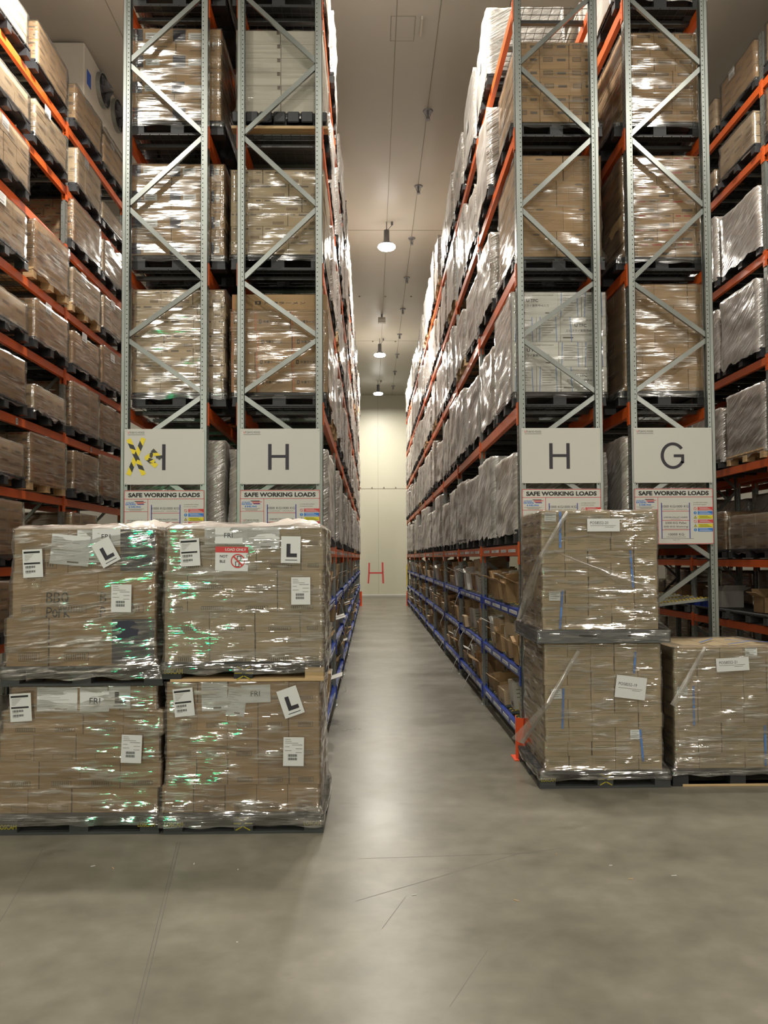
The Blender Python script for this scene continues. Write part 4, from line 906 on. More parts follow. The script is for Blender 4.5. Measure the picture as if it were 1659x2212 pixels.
# ------------------------------------------------------------------ stacked pallets on the floor
def paper(e, kind, x0, x1, z0, z1, y, rot=0.0, lift=0.0, name='paper_sheet'):
    """sheet facing the viewer; world numbers, parent offset removed"""
    L0 = e.location; m = MB(); w_, h_ = x1-x0, z1-z0; o = (0, 0, 0); u, v = FX
    m.box(0, w_, 0, 0.0012, 0, h_, M['paper'])
    g = 0.0008
    if kind == 'label':
        m.fr(o, u, v, w_*0.06, w_*0.88, h_*0.86, h_*0.93, M['ink'], lift=g); m.fr(o, u, v, w_*0.06, w_*0.88, h_*0.47, h_*0.53, M['ink'], lift=g)
        for i in range(5): m.fr(o, u, v, w_*0.1, w_*(0.55-0.07*i), h_*(0.80-i*0.05), h_*(0.81-i*0.05), M['inkg'], lift=g)
        for j in (0.34, 0.18):
            for i in range(12): m.fr(o, u, v, w_*(0.12+i*0.042), w_*(0.14+i*0.042+0.006*(i % 3)), h_*j, h_*(j+0.075), M['ink'], lift=g)
            m.fr(o, u, v, w_*0.12, w_*0.4, h_*(j-0.03), h_*(j-0.02), M['inkg'], lift=g)
    elif kind == 'label2':
        for i, (a, b_) in enumerate(((0.08, 0.35), (0.08, 0.4), (0.08, 0.72), (0.42, 0.92), (0.08, 0.3), (0.6, 0.92), (0.08, 0.4), (0.6, 0.9))): m.fr(o, u, v, w_*a, w_*b_, h_*(0.92-i*0.065), h_*(0.932-i*0.065), M['inkg' if i != 3 else 'ink'], lift=g)
        for j in (0.32, 0.20):
            for i in range(9): m.fr(o, u, v, w_*(0.24+i*0.05), w_*(0.268+i*0.05+0.006*(i % 2)), h_*j, h_*(j+0.09), M['ink'], lift=g)
    elif kind == 'doc':
        for i in range(8): m.fr(o, u, v, w_*0.06, w_*(0.3+0.6*((i*37 % 11)/11)), h_*(0.9-i*0.085), h_*(0.908-i*0.085), M['inkg'], lift=g)
        m.fr(o, u, v, w_*0.45, w_*0.75, h_*0.08, h_*0.13, M['inkg'], lift=g)
    elif kind == 'fri':
        m.text('FRI', o, u, v, w_*0.33, h_*0.36, h_*0.30, M['signink'], lift=g)
    elif kind == 'L':
        m.fr(o, u, v, w_*0.28, w_*0.48, h_*0.22, h_*0.72, M['signink'], lift=g); m.fr(o, u, v, w_*0.48, w_*0.82, h_*0.22, h_*0.36, M['signink'], lift=g); m.fr(o, u, v, w_*0.22, w_*0.84, h_*0.10, h_*0.125, M['signink'], lift=g)
    elif kind == 'load':
        m.fr(o, u, v, 0, w_, h_*0.76, h_, M['signred'], lift=g); m.text('LOAD ONLY', o, u, v, w_*0.30, h_*0.83, h_*0.11, M['paper'], lift=g*2, width=w_*0.64, bold=0.02)
        m.text('NOT', o, u, v, w_*0.14, h_*0.55, h_*0.11, M['signink'], lift=g, bold=0.02); m.text('BLE', o, u, v, w_*0.14, h_*0.34, h_*0.11, M['signink'], lift=g, bold=0.02)
        cx, cz, r = w_*0.69, h_*0.42, h_*0.29; n = 28
        m.fr(o, u, v, cx-0.02, cx+0.012, cz-0.045, cz-0.005, M['signink'], lift=g); m.fr(o, u, v, cx-0.014, cx+0.006, cz-0.040, cz-0.010, M['paper'], lift=g*1.5); m.fr(o, u, v, cx-0.008, cx+0.026, cz, cz+0.038, M['signink'], lift=g); m.fr(o, u, v, cx-0.002, cx+0.02, cz+0.006, cz+0.032, M['paper'], lift=g*1.5)
        for i in range(n):
            a, b_ = 2*PI*i/n, 2*PI*(i+1)/n
            m.add([(cx+q*math.cos(t), -g*2, cz+q*math.sin(t)) for q, t in ((r, a), (r, b_), (r*0.84, b_), (r*0.84, a))], [(0, 3, 2, 1)], M['signred'])
        m.fr(o, u, v, cx-r*0.9, cx+r*0.9, cz-0.006, cz+0.006, M['signred'], rot=-0.8, lift=g*2.2)
    elif kind.startswith('PO'):
        m.text(kind, o, u, v, w_*0.09, h_*(0.56 if h_ < 0.2 else 0.80), 0.026, M['signink'], lift=g, width=0.165); hh = h_*(0.44 if h_ < 0.2 else 0.70)
        m.fr(o, u, v, w_*0.09, w_*0.88, hh, hh+0.003, M['inkg'], lift=g); m.fr(o, u, v, w_*0.55, w_*0.82, hh-0.014, hh-0.011, M['inkg'], lift=g)
    elif kind == 'small':
        for i in range(4): m.fr(o, u, v, w_*0.1, w_*(0.9-0.2*(i % 2)), h_*(0.82-i*0.2), h_*(0.86-i*0.2), M['inkgreen'], lift=g)
    s = m.obj(name, e); s.location = (x0-L0.x, y-lift-L0.y, z0-L0.z); s.rotation_euler = (0, -rot, 0)
    if kind == 'load': s['label'] = 'red and white load notice'
    return s
def stencil(e, t, x, z, y, w_, h_, name='stencil'):
    L0 = e.location; m = MB(); m.text(t, (0, 0, 0), *FX, 0, 0, h_, M['yellowpaint'], width=w_, bold=0.03); o = m.obj(name, e); o.location = (x-L0.x, y-0.0012-L0.y, z-L0.z); return o
def logo(e, x, z, y, r=0.05):
    L0 = e.location; m = MB(); n = 5
    for s in (-1, 1):
        for i in range(3): 
            a = 0.5*i-0.5
            m.fr((0, 0, 0), *FX, s*0.012 if s > 0 else -0.07, 0.07 if s > 0 else -0.012, 0.0+0.018*i, 0.009+0.018*i, M['yellowpaint'], rot=s*a, cx=0, cy=0.02)
    o = m.obj('stencil_logo', e); o.location = (x-L0.x, y-0.0012-L0.y, z-L0.z)
def film_band(e, pts, mt='filmheavy', name='film_strand', rnd=0.006):
    """twisted rope or web of film: list of (x, y, z, halfwidth, dx, dz)"""
    L0 = e.location; m = MB(); V = []; n = len(pts)
    K = 4
    for i, (x, y, z, hw, dx, dz) in enumerate(pts):
        for k in range(K+1):
            t = -1+2*k/K
            V.append((x+dx*hw*t-L0.x, y-L0.y-(1-t*t)*rnd-abs(noise.noise((i*1.3, k*2.2, x)))*rnd, z+dz*hw*t-L0.z))
    F = [(i*(K+1)+k, i*(K+1)+k+1, (i+1)*(K+1)+k+1, (i+1)*(K+1)+k) for i in range(n-1) for k in range(K)]
    m.add(V, F, M[mt]); return m.obj(name, e, smooth=True)
def spl(a, b_, n, hw0, hw1, dx, dz, sag=0.0):
    return [(a[0]+(b_[0]-a[0])*t, a[1]+(b_[1]-a[1])*t, a[2]+(b_[2]-a[2])*t-sag*math.sin(PI*t), hw0+(hw1-hw0)*t, dx, dz) for t in [i/n for i in range(n+1)]]
def floor_load(label, px, py, zb, ph, x0, x1, y0, y1, rows, ny, mt, st, pal, film, seed, amp, odd=None, cap=0.0, ext=True, palh=None, solid=False, drop=0.06, film2=None):
    e = empty('wrapped_pallet', ((px[0]+px[1])/2, (py[0]+py[1])/2, zb), label, 'pallet load')
    L0 = e.location
    if solid:
        m = MB(); X, Y = (px[1]-px[0])/2, (py[1]-py[0])/2; T = M['greyplastic']
        m.box(-X, X, -Y, Y, ph-0.03, ph, T); m.box(-X, X, Y-0.05, Y, 0, ph-0.03, T)
        for s in (-1, 1): m.box(s*(X-0.025)-0.025, s*(X-0.025)+0.025, -Y+0.03, Y-0.05, 0, ph-0.03, T)
        xs = [-X, -0.24, -0.08, 0.22, 0.38, X]     # front skirt with two slots
        for a, b_, sl in ((-X, -0.22, 0), (-0.22, -0.06, 1), (-0.06, 0.22, 0), (0.22, 0.38, 1), (0.38, X, 0)):
            if sl: m.box(a, b_, -Y, -Y+0.03, ph*0.62, ph-0.03, T); m.box(a, b_, -Y, -Y+0.03, 0, ph*0.46, T); m.box(a, b_, -Y+0.035, -Y+0.04, ph*0.4, ph*0.66, M['hole'])
            else: m.box(a, b_, -Y, -Y+0.03, 0, ph-0.03, T)
        m.box(-X-0.004, X+0.004, -Y-0.004, Y+0.004, 0.0, 0.012, T); m.box(-X-0.004, X+0.004, -Y-0.004, Y+0.004, ph-0.012, ph, T)
        m.obj('pallet', e)
    else: pallet_mb(px[1]-px[0], py[1]-py[0], pal, odd=odd, h=ph).obj('pallet', e)
    fr_ = []; big = stack(x0, x1, y0, y1, rows, ny, mt, st, front=fr_, jit=0.004)
    for b_ in fr_+[big]: b_.v = [(a-L0.x, b-L0.y, c-L0.z) for a, b, c in b_.v]
    add_cartons(e, fr_, big)
    def prof(z):
        z = z+L0.z
        for r in rows:
            if r[0] <= z+1e-4 and z < r[1]: return (r[3]-L0.x, r[4]-L0.x)
        return (rows[-1][3]-L0.x, rows[-1][4]-L0.x) if z > rows[0][0] else (rows[0][3]-L0.x, rows[0][4]-L0.x)
    wm = wrap_me(x0-L0.x, x1-L0.x, y0-L0.y, y1-L0.y, rows[0][0]-L0.z, rows[-1][1]-L0.z, (px[0]-L0.x, px[1]-L0.x), (py[0]-L0.y, py[1]-L0.y), seed=seed, res=0.035, amp=amp, mt=film, drop=drop, rag=0.02, flare=0.09, cap=cap, prof=prof)
    inst('stretch_wrap', wm, e)
    return e
YA = 5.87
# A lower left
rows = [(0.145, 0.325, [0.7, 1, 1, 1], -2.83, -1.625), (0.325, 0.53, [1, 1, 1, 1], -2.83, -1.605), (0.53, 0.735, [0.8, 1, 1, 1], -2.82, -1.615), (0.735, 0.911, [1, 1, 1, 1], -2.80, -1.585), (0.911, 1.10, [1, 1, 1, 1], -2.74, -1.64)]
rows = [r if i not in (0, 2) else r+('black', None) for i, r in enumerate(rows)]
A = floor_load('lower left pallet of brown cartons on the floor, dark squares in two rows', (-2.80, -1.60), (YA, YA+1.0), 0, 0.145, -2.80, -1.61, YA+0.06, YA+0.98, rows, 3, 'card', 'bar', 'charwood', 'filmfloor', 31, 0.016, drop=0.075)
yf = YA+0.06
paper(A, 'doc', -2.542, -2.237, 0.906, 1.09, yf, 0, 0.006); paper(A, 'doc', -2.22, -2.01, 0.90, 1.09, yf, 0, 0.004); paper(A, 'fri', -2.217, -1.997, 0.904, 1.06, yf, 0, 0.007); paper(A, 'L', -2.0, -1.838, 0.925, 1.10, yf, 0, 0.005)
paper(A, 'label', -2.725, -2.565, 0.835, 1.045, yf, 0.06, 0.035, 'shipping_label'); paper(A, 'label2', -1.898, -1.745, 0.525, 0.735, yf, -0.04, 0.035, 'shipping_label')
stencil(A, 'LOSCAM', -2.80, 0.045, YA, 0.14, 0.035); stencil(A, 'LOSCAM', -1.76, 0.055, YA, 0.13, 0.03)
# B lower right of the left pair
rows = [(0.145, 0.349, [1, 1, 1, 1, 1], -1.59, -0.405), (0.349, 0.542, [1, 1, 1, 1, 1], -1.56, -0.40), (0.542, 0.757, [1, 1, 1, 1, 1], -1.56, -0.40), (0.757, 0.969, [1, 1, 1, 1, 1], -1.56, -0.40), (0.969, 1.13, [1, 1, 1, 1, 1], -1.555, -0.40)]
B = floor_load('lower right of the four left floor pallets, tilted L sheet, beside the aisle', (-1.565, -0.369), (YA-0.02, YA+1.0), 0, 0.145, -1.57, -0.405, YA+0.04, YA+0.98, rows, 3, 'card', 'bar', 'charwood', 'filmfloor', 32, 0.018, drop=0.09)
yf = YA+0.04
paper(B, 'doc', -1.290, -1.094, 0.903, 1.12, yf, 0.03, 0.006); paper(B, 'doc', -1.112, -0.970, 0.875, 1.09, yf, -0.12, 0.004); paper(B, 'fri', -0.992, -0.769, 0.962, 1.096, yf, 0.03, 0.007); paper(B, 'L', -0.655, -0.50, 0.845, 1.06, yf, 0.33, 0.03)
paper(B, 'label', -1.485, -1.335, 0.865, 1.075, yf, 0.10, 0.035, 'shipping_label'); paper(B, 'label2', -0.673, -0.518, 0.495, 0.71, yf, -0.02, 0.035, 'shipping_label')
stencil(B, 'LOSCAM', -1.555, 0.06, YA-0.02, 0.14, 0.032); stencil(B, 'LOSCAM', -0.515, 0.06, YA-0.02, 0.13, 0.032); logo(B, -0.97, 0.055, YA-0.02)
# C upper left
rows = [(1.245, 1.614, [0.85, 1, 1.15], -2.795, -1.66), (1.614, 1.958, [0.75, 1.5, 1.5], -2.755, -1.66), (1.958, 2.30, [1.2, 1, 1], -2.745, -1.655)]
Cc = floor_load('upper left pallet of large cartons with handwritten BBQ marks', (-2.81, -1.585), (YA+0.03, YA+1.03), 1.10, 0.145, -2.795, -1.66, YA+0.09, YA+1.0, rows, 2, 'card', 'bar', 'charwood', 'filmt', 33, 0.018, cap=0.02, drop=0.09)
yf = YA+0.09
L0 = Cc.location; m = MB(); m.box(-1.99-L0.x, -1.665-L0.x, yf-0.004-L0.y, yf-0.001-L0.y, 1.26-L0.z, 1.60-L0.z, M['slate']); m.box(-1.93-L0.x, -1.66-L0.x, yf-0.004-L0.y, yf-0.001-L0.y, 1.97-L0.z, 2.29-L0.z, M['slate']); m.obj('dark_carton_print', Cc)
paper(Cc, 'doc', -2.47, -2.175, 2.03, 2.26, yf, -0.09, 0.010); paper(Cc, 'doc', -2.26, -2.056, 2.035, 2.285, yf, 0, 0.006); paper(Cc, 'fri', -2.143, -1.929, 2.167, 2.296, yf, 0, 0.012); paper(Cc, 'L', -2.05, -1.90, 1.99, 2.19, yf, 0.5, 0.03)
paper(Cc, 'label', -2.655, -2.505, 1.92, 2.135, yf, 0.05, 0.035, 'shipping_label'); paper(Cc, 'label2', -1.989, -1.836, 1.656, 1.867, yf, -0.01, 0.035, 'shipping_label')
def hand(e, strokes, x, z, y, s, wd=0.010):
    L0 = e.location; m = MB()
    for st_ in strokes: stroke(m, [(x+p[0]*s, z+p[1]*s) for p in st_], wd, y, M['ink'])
    m.v = [(a-L0.x, b-L0.y, c-L0.z) for a, b, c in m.v]; m.obj('handwriting', e)
def arc(cx, cy, rx, ry, a0, a1, n=8): return [(cx+rx*math.cos(a0+(a1-a0)*i/n), cy+ry*math.sin(a0+(a1-a0)*i/n)) for i in range(n+1)]
def Bs(x): return [[(x, 0), (x+0.05, 1)], arc(x+0.1, 0.76, 0.4, 0.24, PI/2, -PI/2), arc(x+0.05, 0.26, 0.48, 0.26, PI/2, -PI/2)]
bbq = Bs(0)+Bs(0.75)+[arc(1.85, 0.5, 0.3, 0.5, 0, 2*PI, 12), [(1.9, 0.3), (2.2, -0.1)]]
pork = [[(0, -1.5), (0.06, -0.5)], arc(0.1, -0.78, 0.4, 0.26, PI/2, -PI/2), arc(0.85, -1.1, 0.22, 0.35, 0, 2*PI, 10), [(1.25, -1.5), (1.3, -0.7), (1.55, -0.7)], [(1.8, -1.5), (1.85, -0.6)], [(2.25, -0.7), (1.85, -1.1), (2.3, -1.5)]]
hand(Cc, bbq+pork, -2.49, 1.73, yf-0.003, 0.075); hand(Cc, [[(a[0], a[1]) for a in s_] for s_ in (Bs(0)+pork[:2])], -2.08, 1.73, yf-0.003, 0.075)
M['filmcover'] = film_mat('crumpled_top_sheet', 0.80, 0.30, 0.30, 0.80, tilt=0.4, bumpd=0.012, fx=6.0, fz=8.0, white_c=(0.80, 0.72, 0.66))
def cover(e, x0, x1, y0, y1, z, hf, seed):
    L0 = e.location; m = MB(); V = []; nx, ny = 44, 20
    for i in range(nx+1):
        for k in range(ny+1):
            a, b_ = i/nx, k/ny; x = x0+(x1-x0)*a; y = y0+(y1-y0)*b_
            ed = min(1, 12*min(a, 1-a, b_, 1-b_)); h = hf(a)*ed*(0.55+0.9*abs(noise.noise((x*5, y*5, seed))))+0.012*abs(noise.noise((x*16, y*16, seed)))*ed
            V.append((x-L0.x, y-L0.y, z+0.010+h-L0.z-(0.02 if ed < 0.01 else 0)))
    m.add(V, [(i*(ny+1)+k, (i+1)*(ny+1)+k, (i+1)*(ny+1)+k+1, i*(ny+1)+k+1) for i in range(nx) for k in range(ny)], M['filmcover']); m.obj('top_sheet', e, smooth=True)
cover(Cc, -2.75, -1.65, YA+0.085, YA+0.99, 2.30, lambda a: 0.015+0.05*math.exp(-((a-0.9)/0.12)**2)+0.015*a, 3.0)
# D upper right of the left pair
zr = [1.245, 1.33+0.05, 1.495+0.04, 1.66, 1.815, 1.975, 2.146, 2.303]
rows = [(1.245, 1.495, [2, 2, 2, 1], -1.575, -0.375), (1.495, 1.655, [2, 2, 2, 1], -1.58, -0.375), (1.655, 1.811, [1, 2, 2, 2], -1.58, -0.375), (1.811, 1.971, [1, 2, 2, 2], -1.578, -0.375), (1.971, 2.146, [2, 2, 2, 1], -1.57, -0.37), (2.146, 2.300, [2, 2, 2, 1], -1.565, -0.37)]
D = floor_load('upper right of the four left floor pallets, red and white load notice', (-1.585, -0.364), (YA+0.01, YA+1.02), 1.13, 0.145, -1.575, -0.375, YA+0.05, YA+0.99, rows, 3, 'card4', 'bar', 'black', 'filmfloor', 34, 0.016, odd='wood', cap=0.02, drop=0.055)
yf = YA+0.05
paper(D, 'doc', -1.276, -0.967, 2.168, 2.30, yf, 0, 0.006); paper(D, 'doc', -0.967, -0.703, 2.131, 2.30, yf, 0, 0.006); paper(D, 'fri', -1.195, -0.985, 2.175, 2.298, yf, 0, 0.009); paper(D, 'load', -1.195, -0.945, 1.967, 2.153, yf, -0.02, 0.010, 'load_notice')
paper(D, 'L', -0.690, -0.542, 2.025, 2.229, yf, -0.02, 0.035); paper(D, 'label', -1.449, -1.300, 2.0, 2.21, yf, 0.06, 0.035, 'shipping_label'); paper(D, 'label2', -0.611, -0.466, 1.707, 1.915, yf, 0, 0.035, 'shipping_label')
stencil(D, 'LOSCAM', -1.57, 1.19, YA+0.01, 0.14, 0.04); logo(D, -0.97, 1.17, YA+0.01)
cover(D, -1.57, -0.365, YA+0.045, YA+0.98, 2.30, lambda a: 0.02+0.055*math.exp(-((a-0.82)/0.16)**2)+0.02*math.exp(-((a-0.2)/0.2)**2), 8.0)
# E, F, G : right side
YR = 6.89
def col9(z0, z1, n, x0, x1): return [(z0+(z1-z0)*i/n, z0+(z1-z0)*(i+1)/n, [1]*5, x0+random.uniform(-0.006, 0.004), x1+random.uniform(-0.004, 0.006)) for i in range(n)]
F_ = floor_load('lower right stack pallet beside the orange post guard, tilted paper sheet', (1.488, 2.663), (YR, YR+1.03), 0, 0.145, 1.555, 2.61, YR+0.06, YR+0.97, col9(0.145, 1.285, 9, 1.555, 2.61), 3, 'card4', 'lines', 'charwood', 'filmclearfloor', 35, 0.010, drop=0.07)
yf = YR+0.06
E_ = floor_load('pallet on a grey plastic base, topmost on the right stack', (1.480, 2.675), (YR, YR+1.03), 1.287, 0.115, 1.545, 2.595, YR+0.06, YR+0.97, col9(1.402, 2.478, 9, 1.545, 2.595), 3, 'card4', 'lines', 'greyplastic', 'filmclearfloor', 36, 0.010, solid=True, drop=0.10)
G2 = floor_load('pallet cut off by the right edge of the picture, blue straps on top', (2.69, 3.87), (YR+0.03, YR+1.03), 0, 0.145, 2.745, 3.80, YR+0.09, YR+0.99, [(0.145+0.1354*i, 0.145+0.1354*(i+1), [1]*5, 2.745, 3.80) for i in range(8)], 3, 'card4', 'lines', 'black', 'filmfloor', 37, 0.012, odd=None, drop=0.05)
m = MB(); m.box(-0.5, 0.59, -0.5, -0.38, 0, 0.02, M['wood']); m.obj('pine_board', G2)
paper(E_, 'PO58552-20', 1.957, 2.252, 2.288, 2.405, yf, 0.0, 0.02); paper(E_, 'small', 1.570, 1.676, 2.383, 2.465, yf, -0.04, 0.006, 'small_label'); paper(E_, 'small', 1.604, 1.707, 1.665, 1.748, yf, -0.02, 0.006, 'small_label')
paper(F_, 'PO58552-19', 2.18, 2.455, 0.80, 1.00, yf, -0.13, 0.02); paper(F_, 'small', 1.616, 1.710, 0.781, 0.869, yf, 0.04, 0.006, 'small_label'); paper(F_, 'small', 2.323, 2.409, 0.417, 0.502, yf, 0, 0.006, 'small_label')
paper(G2, 'PO58552-21', 3.125, 3.424, 1.010, 1.13, YR+0.09, 0.05, 0.02); paper(G2, 'small', 3.395, 3.504, 1.15, 1.226, YR+0.09, 0, 0.006, 'small_label'); paper(G2, 'small', 2.762, 2.863, 0.80, 0.877, YR+0.09, 0, 0.006, 'small_label')
def strap(e, x, z0, z1, y, tilt=0.0):
    L0 = e.location; m = MB(); t = tilt*(z1-z0)
    m.add([(x-0.009-L0.x, y-L0.y, z0-L0.z), (x+0.009-L0.x, y-L0.y, z0-L0.z), (x+0.009+t-L0.x, y-L0.y, z1-L0.z), (x-0.009+t-L0.x, y-L0.y, z1-L0.z), (x-0.009-L0.x, y+0.002-L0.y, z0-L0.z), (x+0.009-L0.x, y+0.002-L0.y, z0-L0.z), (x+0.009+t-L0.x, y+0.002-L0.y, z1-L0.z), (x-0.009+t-L0.x, y+0.002-L0.y, z1-L0.z)], [(0, 1, 2, 3), (7, 6, 5, 4), (0, 3, 7, 4), (1, 5, 6, 2)], M['strapblue'])
    m.obj('blue_strap', e)
strap(E_, 1.712, 2.14, 2.47, yf-0.008, 0.01); strap(E_, 2.37, 1.776, 2.116, yf-0.008, -0.06); strap(E_, 1.70, 1.41, 1.758, yf-0.008, 0.08)
strap(F_, 1.71, 0.517, 0.878, yf-0.008, 0.04); strap(F_, 2.365, 1.003, 1.20, yf-0.008, 0.08); strap(F_, 2.435, 0.22, 0.504, yf-0.008, -0.08)
strap(G2, 2.915, 0.528, 0.883, YR+0.082); strap(G2, 3.56, 0.161, 0.523, YR+0.082)
# blue straps lying on top of the right pallet
L0 = G2.location
for k, (xa, ya, xb, yb) in enumerate(((3.10, 7.25, 3.35, 7.55), (3.3, 7.1, 3.6, 7.3), (3.45, 7.5, 3.75, 7.2))):
    m = MB(); m.bar((xa-L0.x, ya-L0.y, 1.245), (xb-L0.x, yb-L0.y, 1.250), 0.016, 0.002, M['strapblue']); m.obj('blue_strap', G2)
# twisted film strands
film_band(E_, spl((1.775, yf-0.035, 2.465), (1.52, yf-0.05, 2.06), 10, 0.018, 0.022, 0.85, -0.5), rnd=0.012)
film_band(E_, spl((1.52, yf-0.05, 2.06), (1.465, YR+0.30, 1.72), 8, 0.03, 0.05, 0.9, -0.3)+spl((1.465, YR+0.30, 1.68), (1.425, YR+0.55, 1.46), 5, 0.06, 0.03, 0.9, 0.2), rnd=0.02)
film_band(E_, spl((1.63, yf-0.03, 2.12), (2.56, yf-0.035, 1.735), 14, 0.004, 0.06, 0.2, 1.0), 'film', rnd=0.01)
film_band(F_, spl((1.86, yf-0.035, 1.215), (1.57, yf-0.05, 0.75), 10, 0.018, 0.022, 0.85, -0.5), rnd=0.012)
film_band(F_, spl((1.57, yf-0.05, 0.75), (1.36, YR+0.35, 0.34), 12, 0.025, 0.07, 0.85, -0.4), rnd=0.02)
film_band(G2, spl((3.02, YR+0.06, 1.235), (2.70, YR+0.03, 0.72), 12, 0.018, 0.025, 0.85, -0.5), rnd=0.012)
stencil(F_, 'LOSCAM', 1.50, 0.062, YR, 0.13, 0.034); logo(F_, 2.08, 0.055, YR)
# loose film between the upper left pallets
m = MB(); V = []; n = 14
for i in range(n+1):
    for k in range(7):
        t = k/6; s_ = i/n
        V.append((-1.66+0.085*t+0.01*noise.noise((i*0.6, k*0.9, 3))-Cc.location.x, YA+0.14+0.05*math.sin(PI*t)+0.02*noise.noise((i*0.5, k*1.1, 8))-Cc.location.y, 1.30+1.0*s_+0.02*noise.noise((k*1.0, i*0.3, 2))-Cc.location.z))
m.add(V, [(i*7+k, i*7+k+1, (i+1)*7+k+1, (i+1)*7+k) for i in range(n) for k in range(6)], M['film']); m.obj('loose_film', Cc, smooth=True)

# ------------------------------------------------------------------ loose cartons on the blue flow shelves
def carton_me(w_, d_, h_, mt, flaps=0, seed=0):
    m = MB(); r = random.Random(seed); T = M[mt]; t = 0.005
    if flaps:
        m.box(-w_/2, w_/2, -d_/2, d_/2, 0, t, T); m.box(-w_/2, w_/2, -d_/2, -d_/2+t, 0, h_, T); m.box(-w_/2, w_/2, d_/2-t, d_/2, 0, h_, T)
        m.box(-w_/2, -w_/2+t, -d_/2, d_/2, 0, h_, T); m.box(w_/2-t, w_/2, -d_/2, d_/2, 0, h_, T); m.box(-w_/2+t, w_/2-t, -d_/2+t, d_/2-t, 0, h_*0.6, M['whitebox'])
        for sx, sy in ((-1, 0), (1, 0), (0, -1), (0, 1)):
            a = r.uniform(0.3, 1.4); L_ = 0.14
            if sx: p = (sx*w_/2, 0, h_); q = (sx*(w_/2+L_*math.cos(a)), 0, h_+L_*math.sin(a)); m.bar(p, q, d_*0.96, t, T, (0, 0.0, 1) if abs(a) < 1.5 else (1, 0, 0))
            else: p = (0, sy*d_/2, h_); q = (0, sy*(d_/2+L_*math.cos(a)), h_+L_*math.sin(a)); m.bar(p, q, w_*0.96, t, T)
    else:
        m.box(-w_/2, w_/2, -d_/2, d_/2, 0, h_, T)
        m.fr((-w_/2, 0, h_), (1, 0, 0), (0, 1, 0), 0, w_, -0.025, 0.025, M['card2'], lift=0.0006)
        prints(m, (-w_/2, d_/2, 0), FXR, d_, h_, 'bar', 0); prints(m, (-w_/2, -d_/2, 0), FX, w_, h_, 'lines', 0); prints(m, (w_/2, -d_/2, 0), FXL, d_, h_, 'bar', 0)
    return m.mesh('carton')
CT = [carton_me(0.38, 0.30, 0.26, 'card', 0, 1), carton_me(0.40, 0.26, 0.20, 'card3', 0, 2), carton_me(0.36, 0.32, 0.24, 'card', 1, 3), carton_me(0.38, 0.34, 0.28, 'whitebox', 1, 4), carton_me(0.42, 0.36, 0.18, 'card2', 0, 5), carton_me(0.34, 0.28, 0.32, 'cream', 0, 6), carton_me(0.40, 0.30, 0.22, 'card', 1, 7)]
CW = [0.30, 0.26, 0.32, 0.34, 0.36, 0.28, 0.30]; CN = ['brown', 'dark brown', 'open brown', 'open white', 'flat pale', 'tall cream', 'opened brown']
shn = ['lowest blue shelf', 'middle blue shelf', 'top blue shelf']
def shelf_fill(xa, xb, face, nb, name, grp, dens, y0=D0):
    for n in range(nb):
        for li, z in enumerate(BLU):
            y = y0+PITCH*n+0.18; k = 0; pc = 0; ps = 0
            while y < y0+PITCH*(n+1)-0.36 and k < 9:
                c = RR.randrange(7); g = RR.uniform(0.005, 0.05)
                if RR.random() < dens:
                    x = (xa+0.24+RR.uniform(-0.03, 0.08)) if face < 0 else (xb-0.24-RR.uniform(-0.03, 0.08))
                    o = inst('carton', CT[c], None, (x, y+CW[c]/2, z+0.085)); o.rotation_euler = (0, -0.11 if face < 0 else 0.11, RR.uniform(-0.06, 0.06))
                    tag(o, '%s carton, %s, %s bay from front, %s along, %s' % (CN[c], shn[li], ordw(n), ordw(pc), name), 'carton', grp); pc += 1
                    if RR.random() < 0.45 and c not in (2, 3, 6):
                        c2 = RR.choice((0, 1, 4)); h0 = {0: 0.26, 1: 0.20, 4: 0.18, 5: 0.32}[c]
                        o = inst('carton', CT[c2], None, (x+0.03, y+CW[c]/2, z+0.09+h0)); o.rotation_euler = (0, -0.11 if face < 0 else 0.11, RR.uniform(-0.08, 0.08))
                        tag(o, 'stacked %s carton, %s, %s bay from front, %s along, %s' % (CN[c2], shn[li], ordw(n), ordw(ps), name), 'carton', grp); ps += 1
                y += CW[c]+g; k += 1
shelf_fill(1.553, 2.44, -1, 9, 'right rack', 'cartons on the right flow shelves', 0.72)
shelf_fill(-1.395, -0.50, 1, 6, 'left rack', 'cartons on the left flow shelves', 0.6)
# curled label strips hanging from the blue beams
def curl(x, y, z, s, i, side):
    m = MB(); V = []; n = 8; L_ = 0.26*s
    for k in range(n+1):
        t = k/n; dx = -side*(0.09*math.sin(t*1.5)); dz = -L_*t
        for a in (-0.02, 0.02): V.append((dx, a+0.03*t, dz)); 
    m.add(V, [(2*k, 2*k+1, 2*k+3, 2*k+2) for k in range(n)], M['paper'])
    for k in range(1, 7): t = (k+0.3)/n; m.box(-side*(0.09*math.sin(t*1.5))-side*0.004-0.001, -side*(0.09*math.sin(t*1.5))-side*0.004+0.001, -0.012+0.03*t, 0.012+0.03*t, -L_*t-0.006, -L_*t+0.006, M['ink'])
    o = m.obj('hanging_label'); o.location = (x, y, z)
    tag(o, 'curled white label strip hanging from a blue beam, %s from the front, %s rack' % (ordw(i), 'right' if side > 0 else 'left'), 'label strip', 'curled label strips')
for i, (y, z) in enumerate(((11.7, 0.84), (12.9, 0.84), (13.4, 1.46), (13.6, 0.84), (16.4, 0.84), (12.2, 0.22), (13.9, 0.25), (16.7, 0.25), (25.0, 1.46))): curl(1.54, y, z, 1.0, i, 1)
for i, (y, z) in enumerate(((11.2, 1.46), (12.4, 1.46), (13.0, 0.84), (11.6, 0.84), (14.5, 0.84), (12.0, 0.22), (17.0, 1.46), (19.0, 0.84))): curl(-0.487, y, z, 1.0, i, -1)

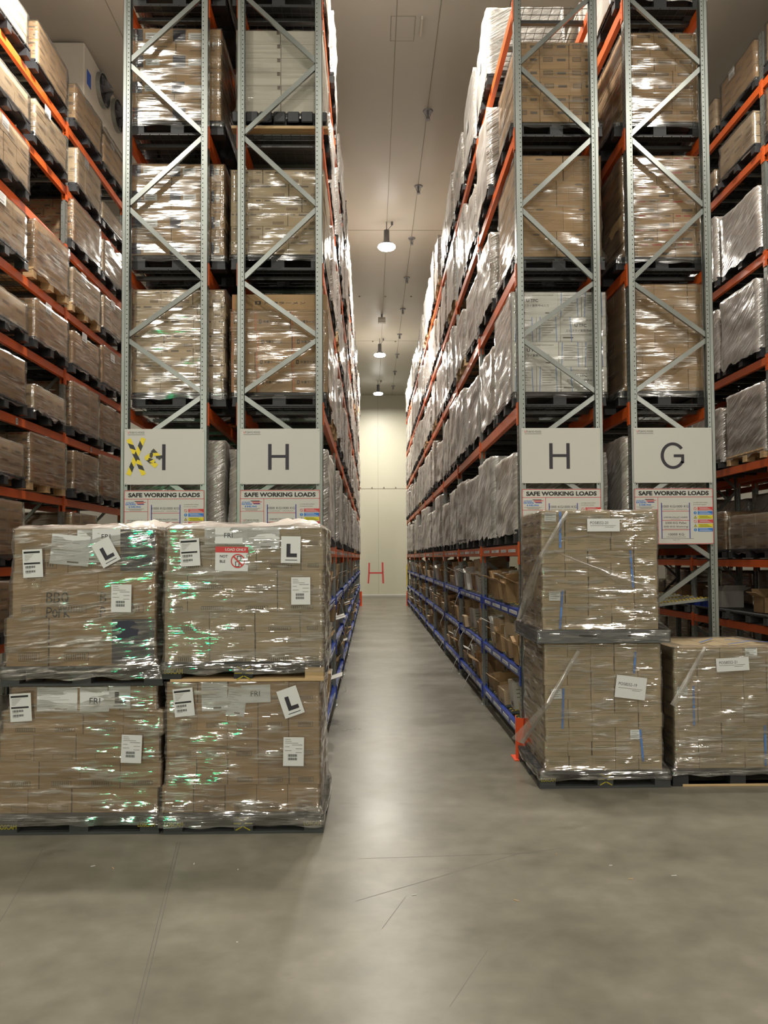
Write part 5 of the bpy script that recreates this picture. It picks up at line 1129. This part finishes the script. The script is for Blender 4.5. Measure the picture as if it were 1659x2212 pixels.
# ------------------------------------------------------------------ things low down in the side racks
for i, (x, y, z, c, t) in enumerate(((-5.05, 9.95, 1.19, 3, 'white wrapped carton at the left edge of the picture, behind the upper left pallet'), (-5.0, 9.75, 0.99, 5, 'carton low at the left edge of the picture'),
    (6.1, 11.6, 0.10, 0, 'carton on the floor under the far right rack, nearest'), (6.1, 12.1, 0.10, 0, 'second carton on the floor under the far right rack'), (6.1, 14.4, 0.02, 0, 'third carton on the floor under the far right rack'), (6.1, 11.7, 1.19, 2, 'open carton with raised flaps on a low beam of the far right rack'), (6.1, 13.1, 1.19, 3, 'open white carton on a low beam of the far right rack'), (6.1, 14.7, 1.19, 6, 'opened carton deeper on the low beam of the far right rack'))):
    tag(inst('carton', CT[c], None, (x, y, z)), t, 'carton')
fill(7.40, [-0.08, 0.96], 4, 11.0-PITCH, -1, 'low in back row of far right', 'low pallets in the row behind the far right rack', skipfirst=False, protos=LOWP, lname=['floor level', 'first beam'])
fill(7.40, [1.945, 3.43], 4, 11.0-PITCH, -1, 'upper back row of far right', 'pallets in the row behind the far right rack', skipfirst=False, protos=PROTO, lname=['second beam', 'third beam'])
for i, (y, t) in enumerate(((9.0, 'first'), (11.75, 'second'), (13.08, 'third'), (14.6, 'fourth'), (15.9, 'fifth'))):
    o = inst('empty_pallet', pallet_me(1.0, 1.2, 'charwood'), None, (6.26, y, 1.04)); tag(o, 'dark empty pallet on the low beam of the far right rack, %s along' % t, 'pallet', 'empty pallets on the far right low beam')
# small litter on the floor
m = MB(); r = random.Random(5)
for i in range(26):
    x, y = r.uniform(-3.0, 3.2), r.uniform(2.6, 5.4); a = r.uniform(0, PI); L_ = r.uniform(0.004, 0.018)
    m.bar((x-L_*math.cos(a), y-L_*math.sin(a), 0.002), (x+L_*math.cos(a), y+L_*math.sin(a), 0.002), 0.004, 0.003, M['paper' if i % 3 else 'wood'])
tag(m.obj('floor_crumbs'), 'tiny paper and wood crumbs scattered on the concrete floor', 'litter', kind='stuff')
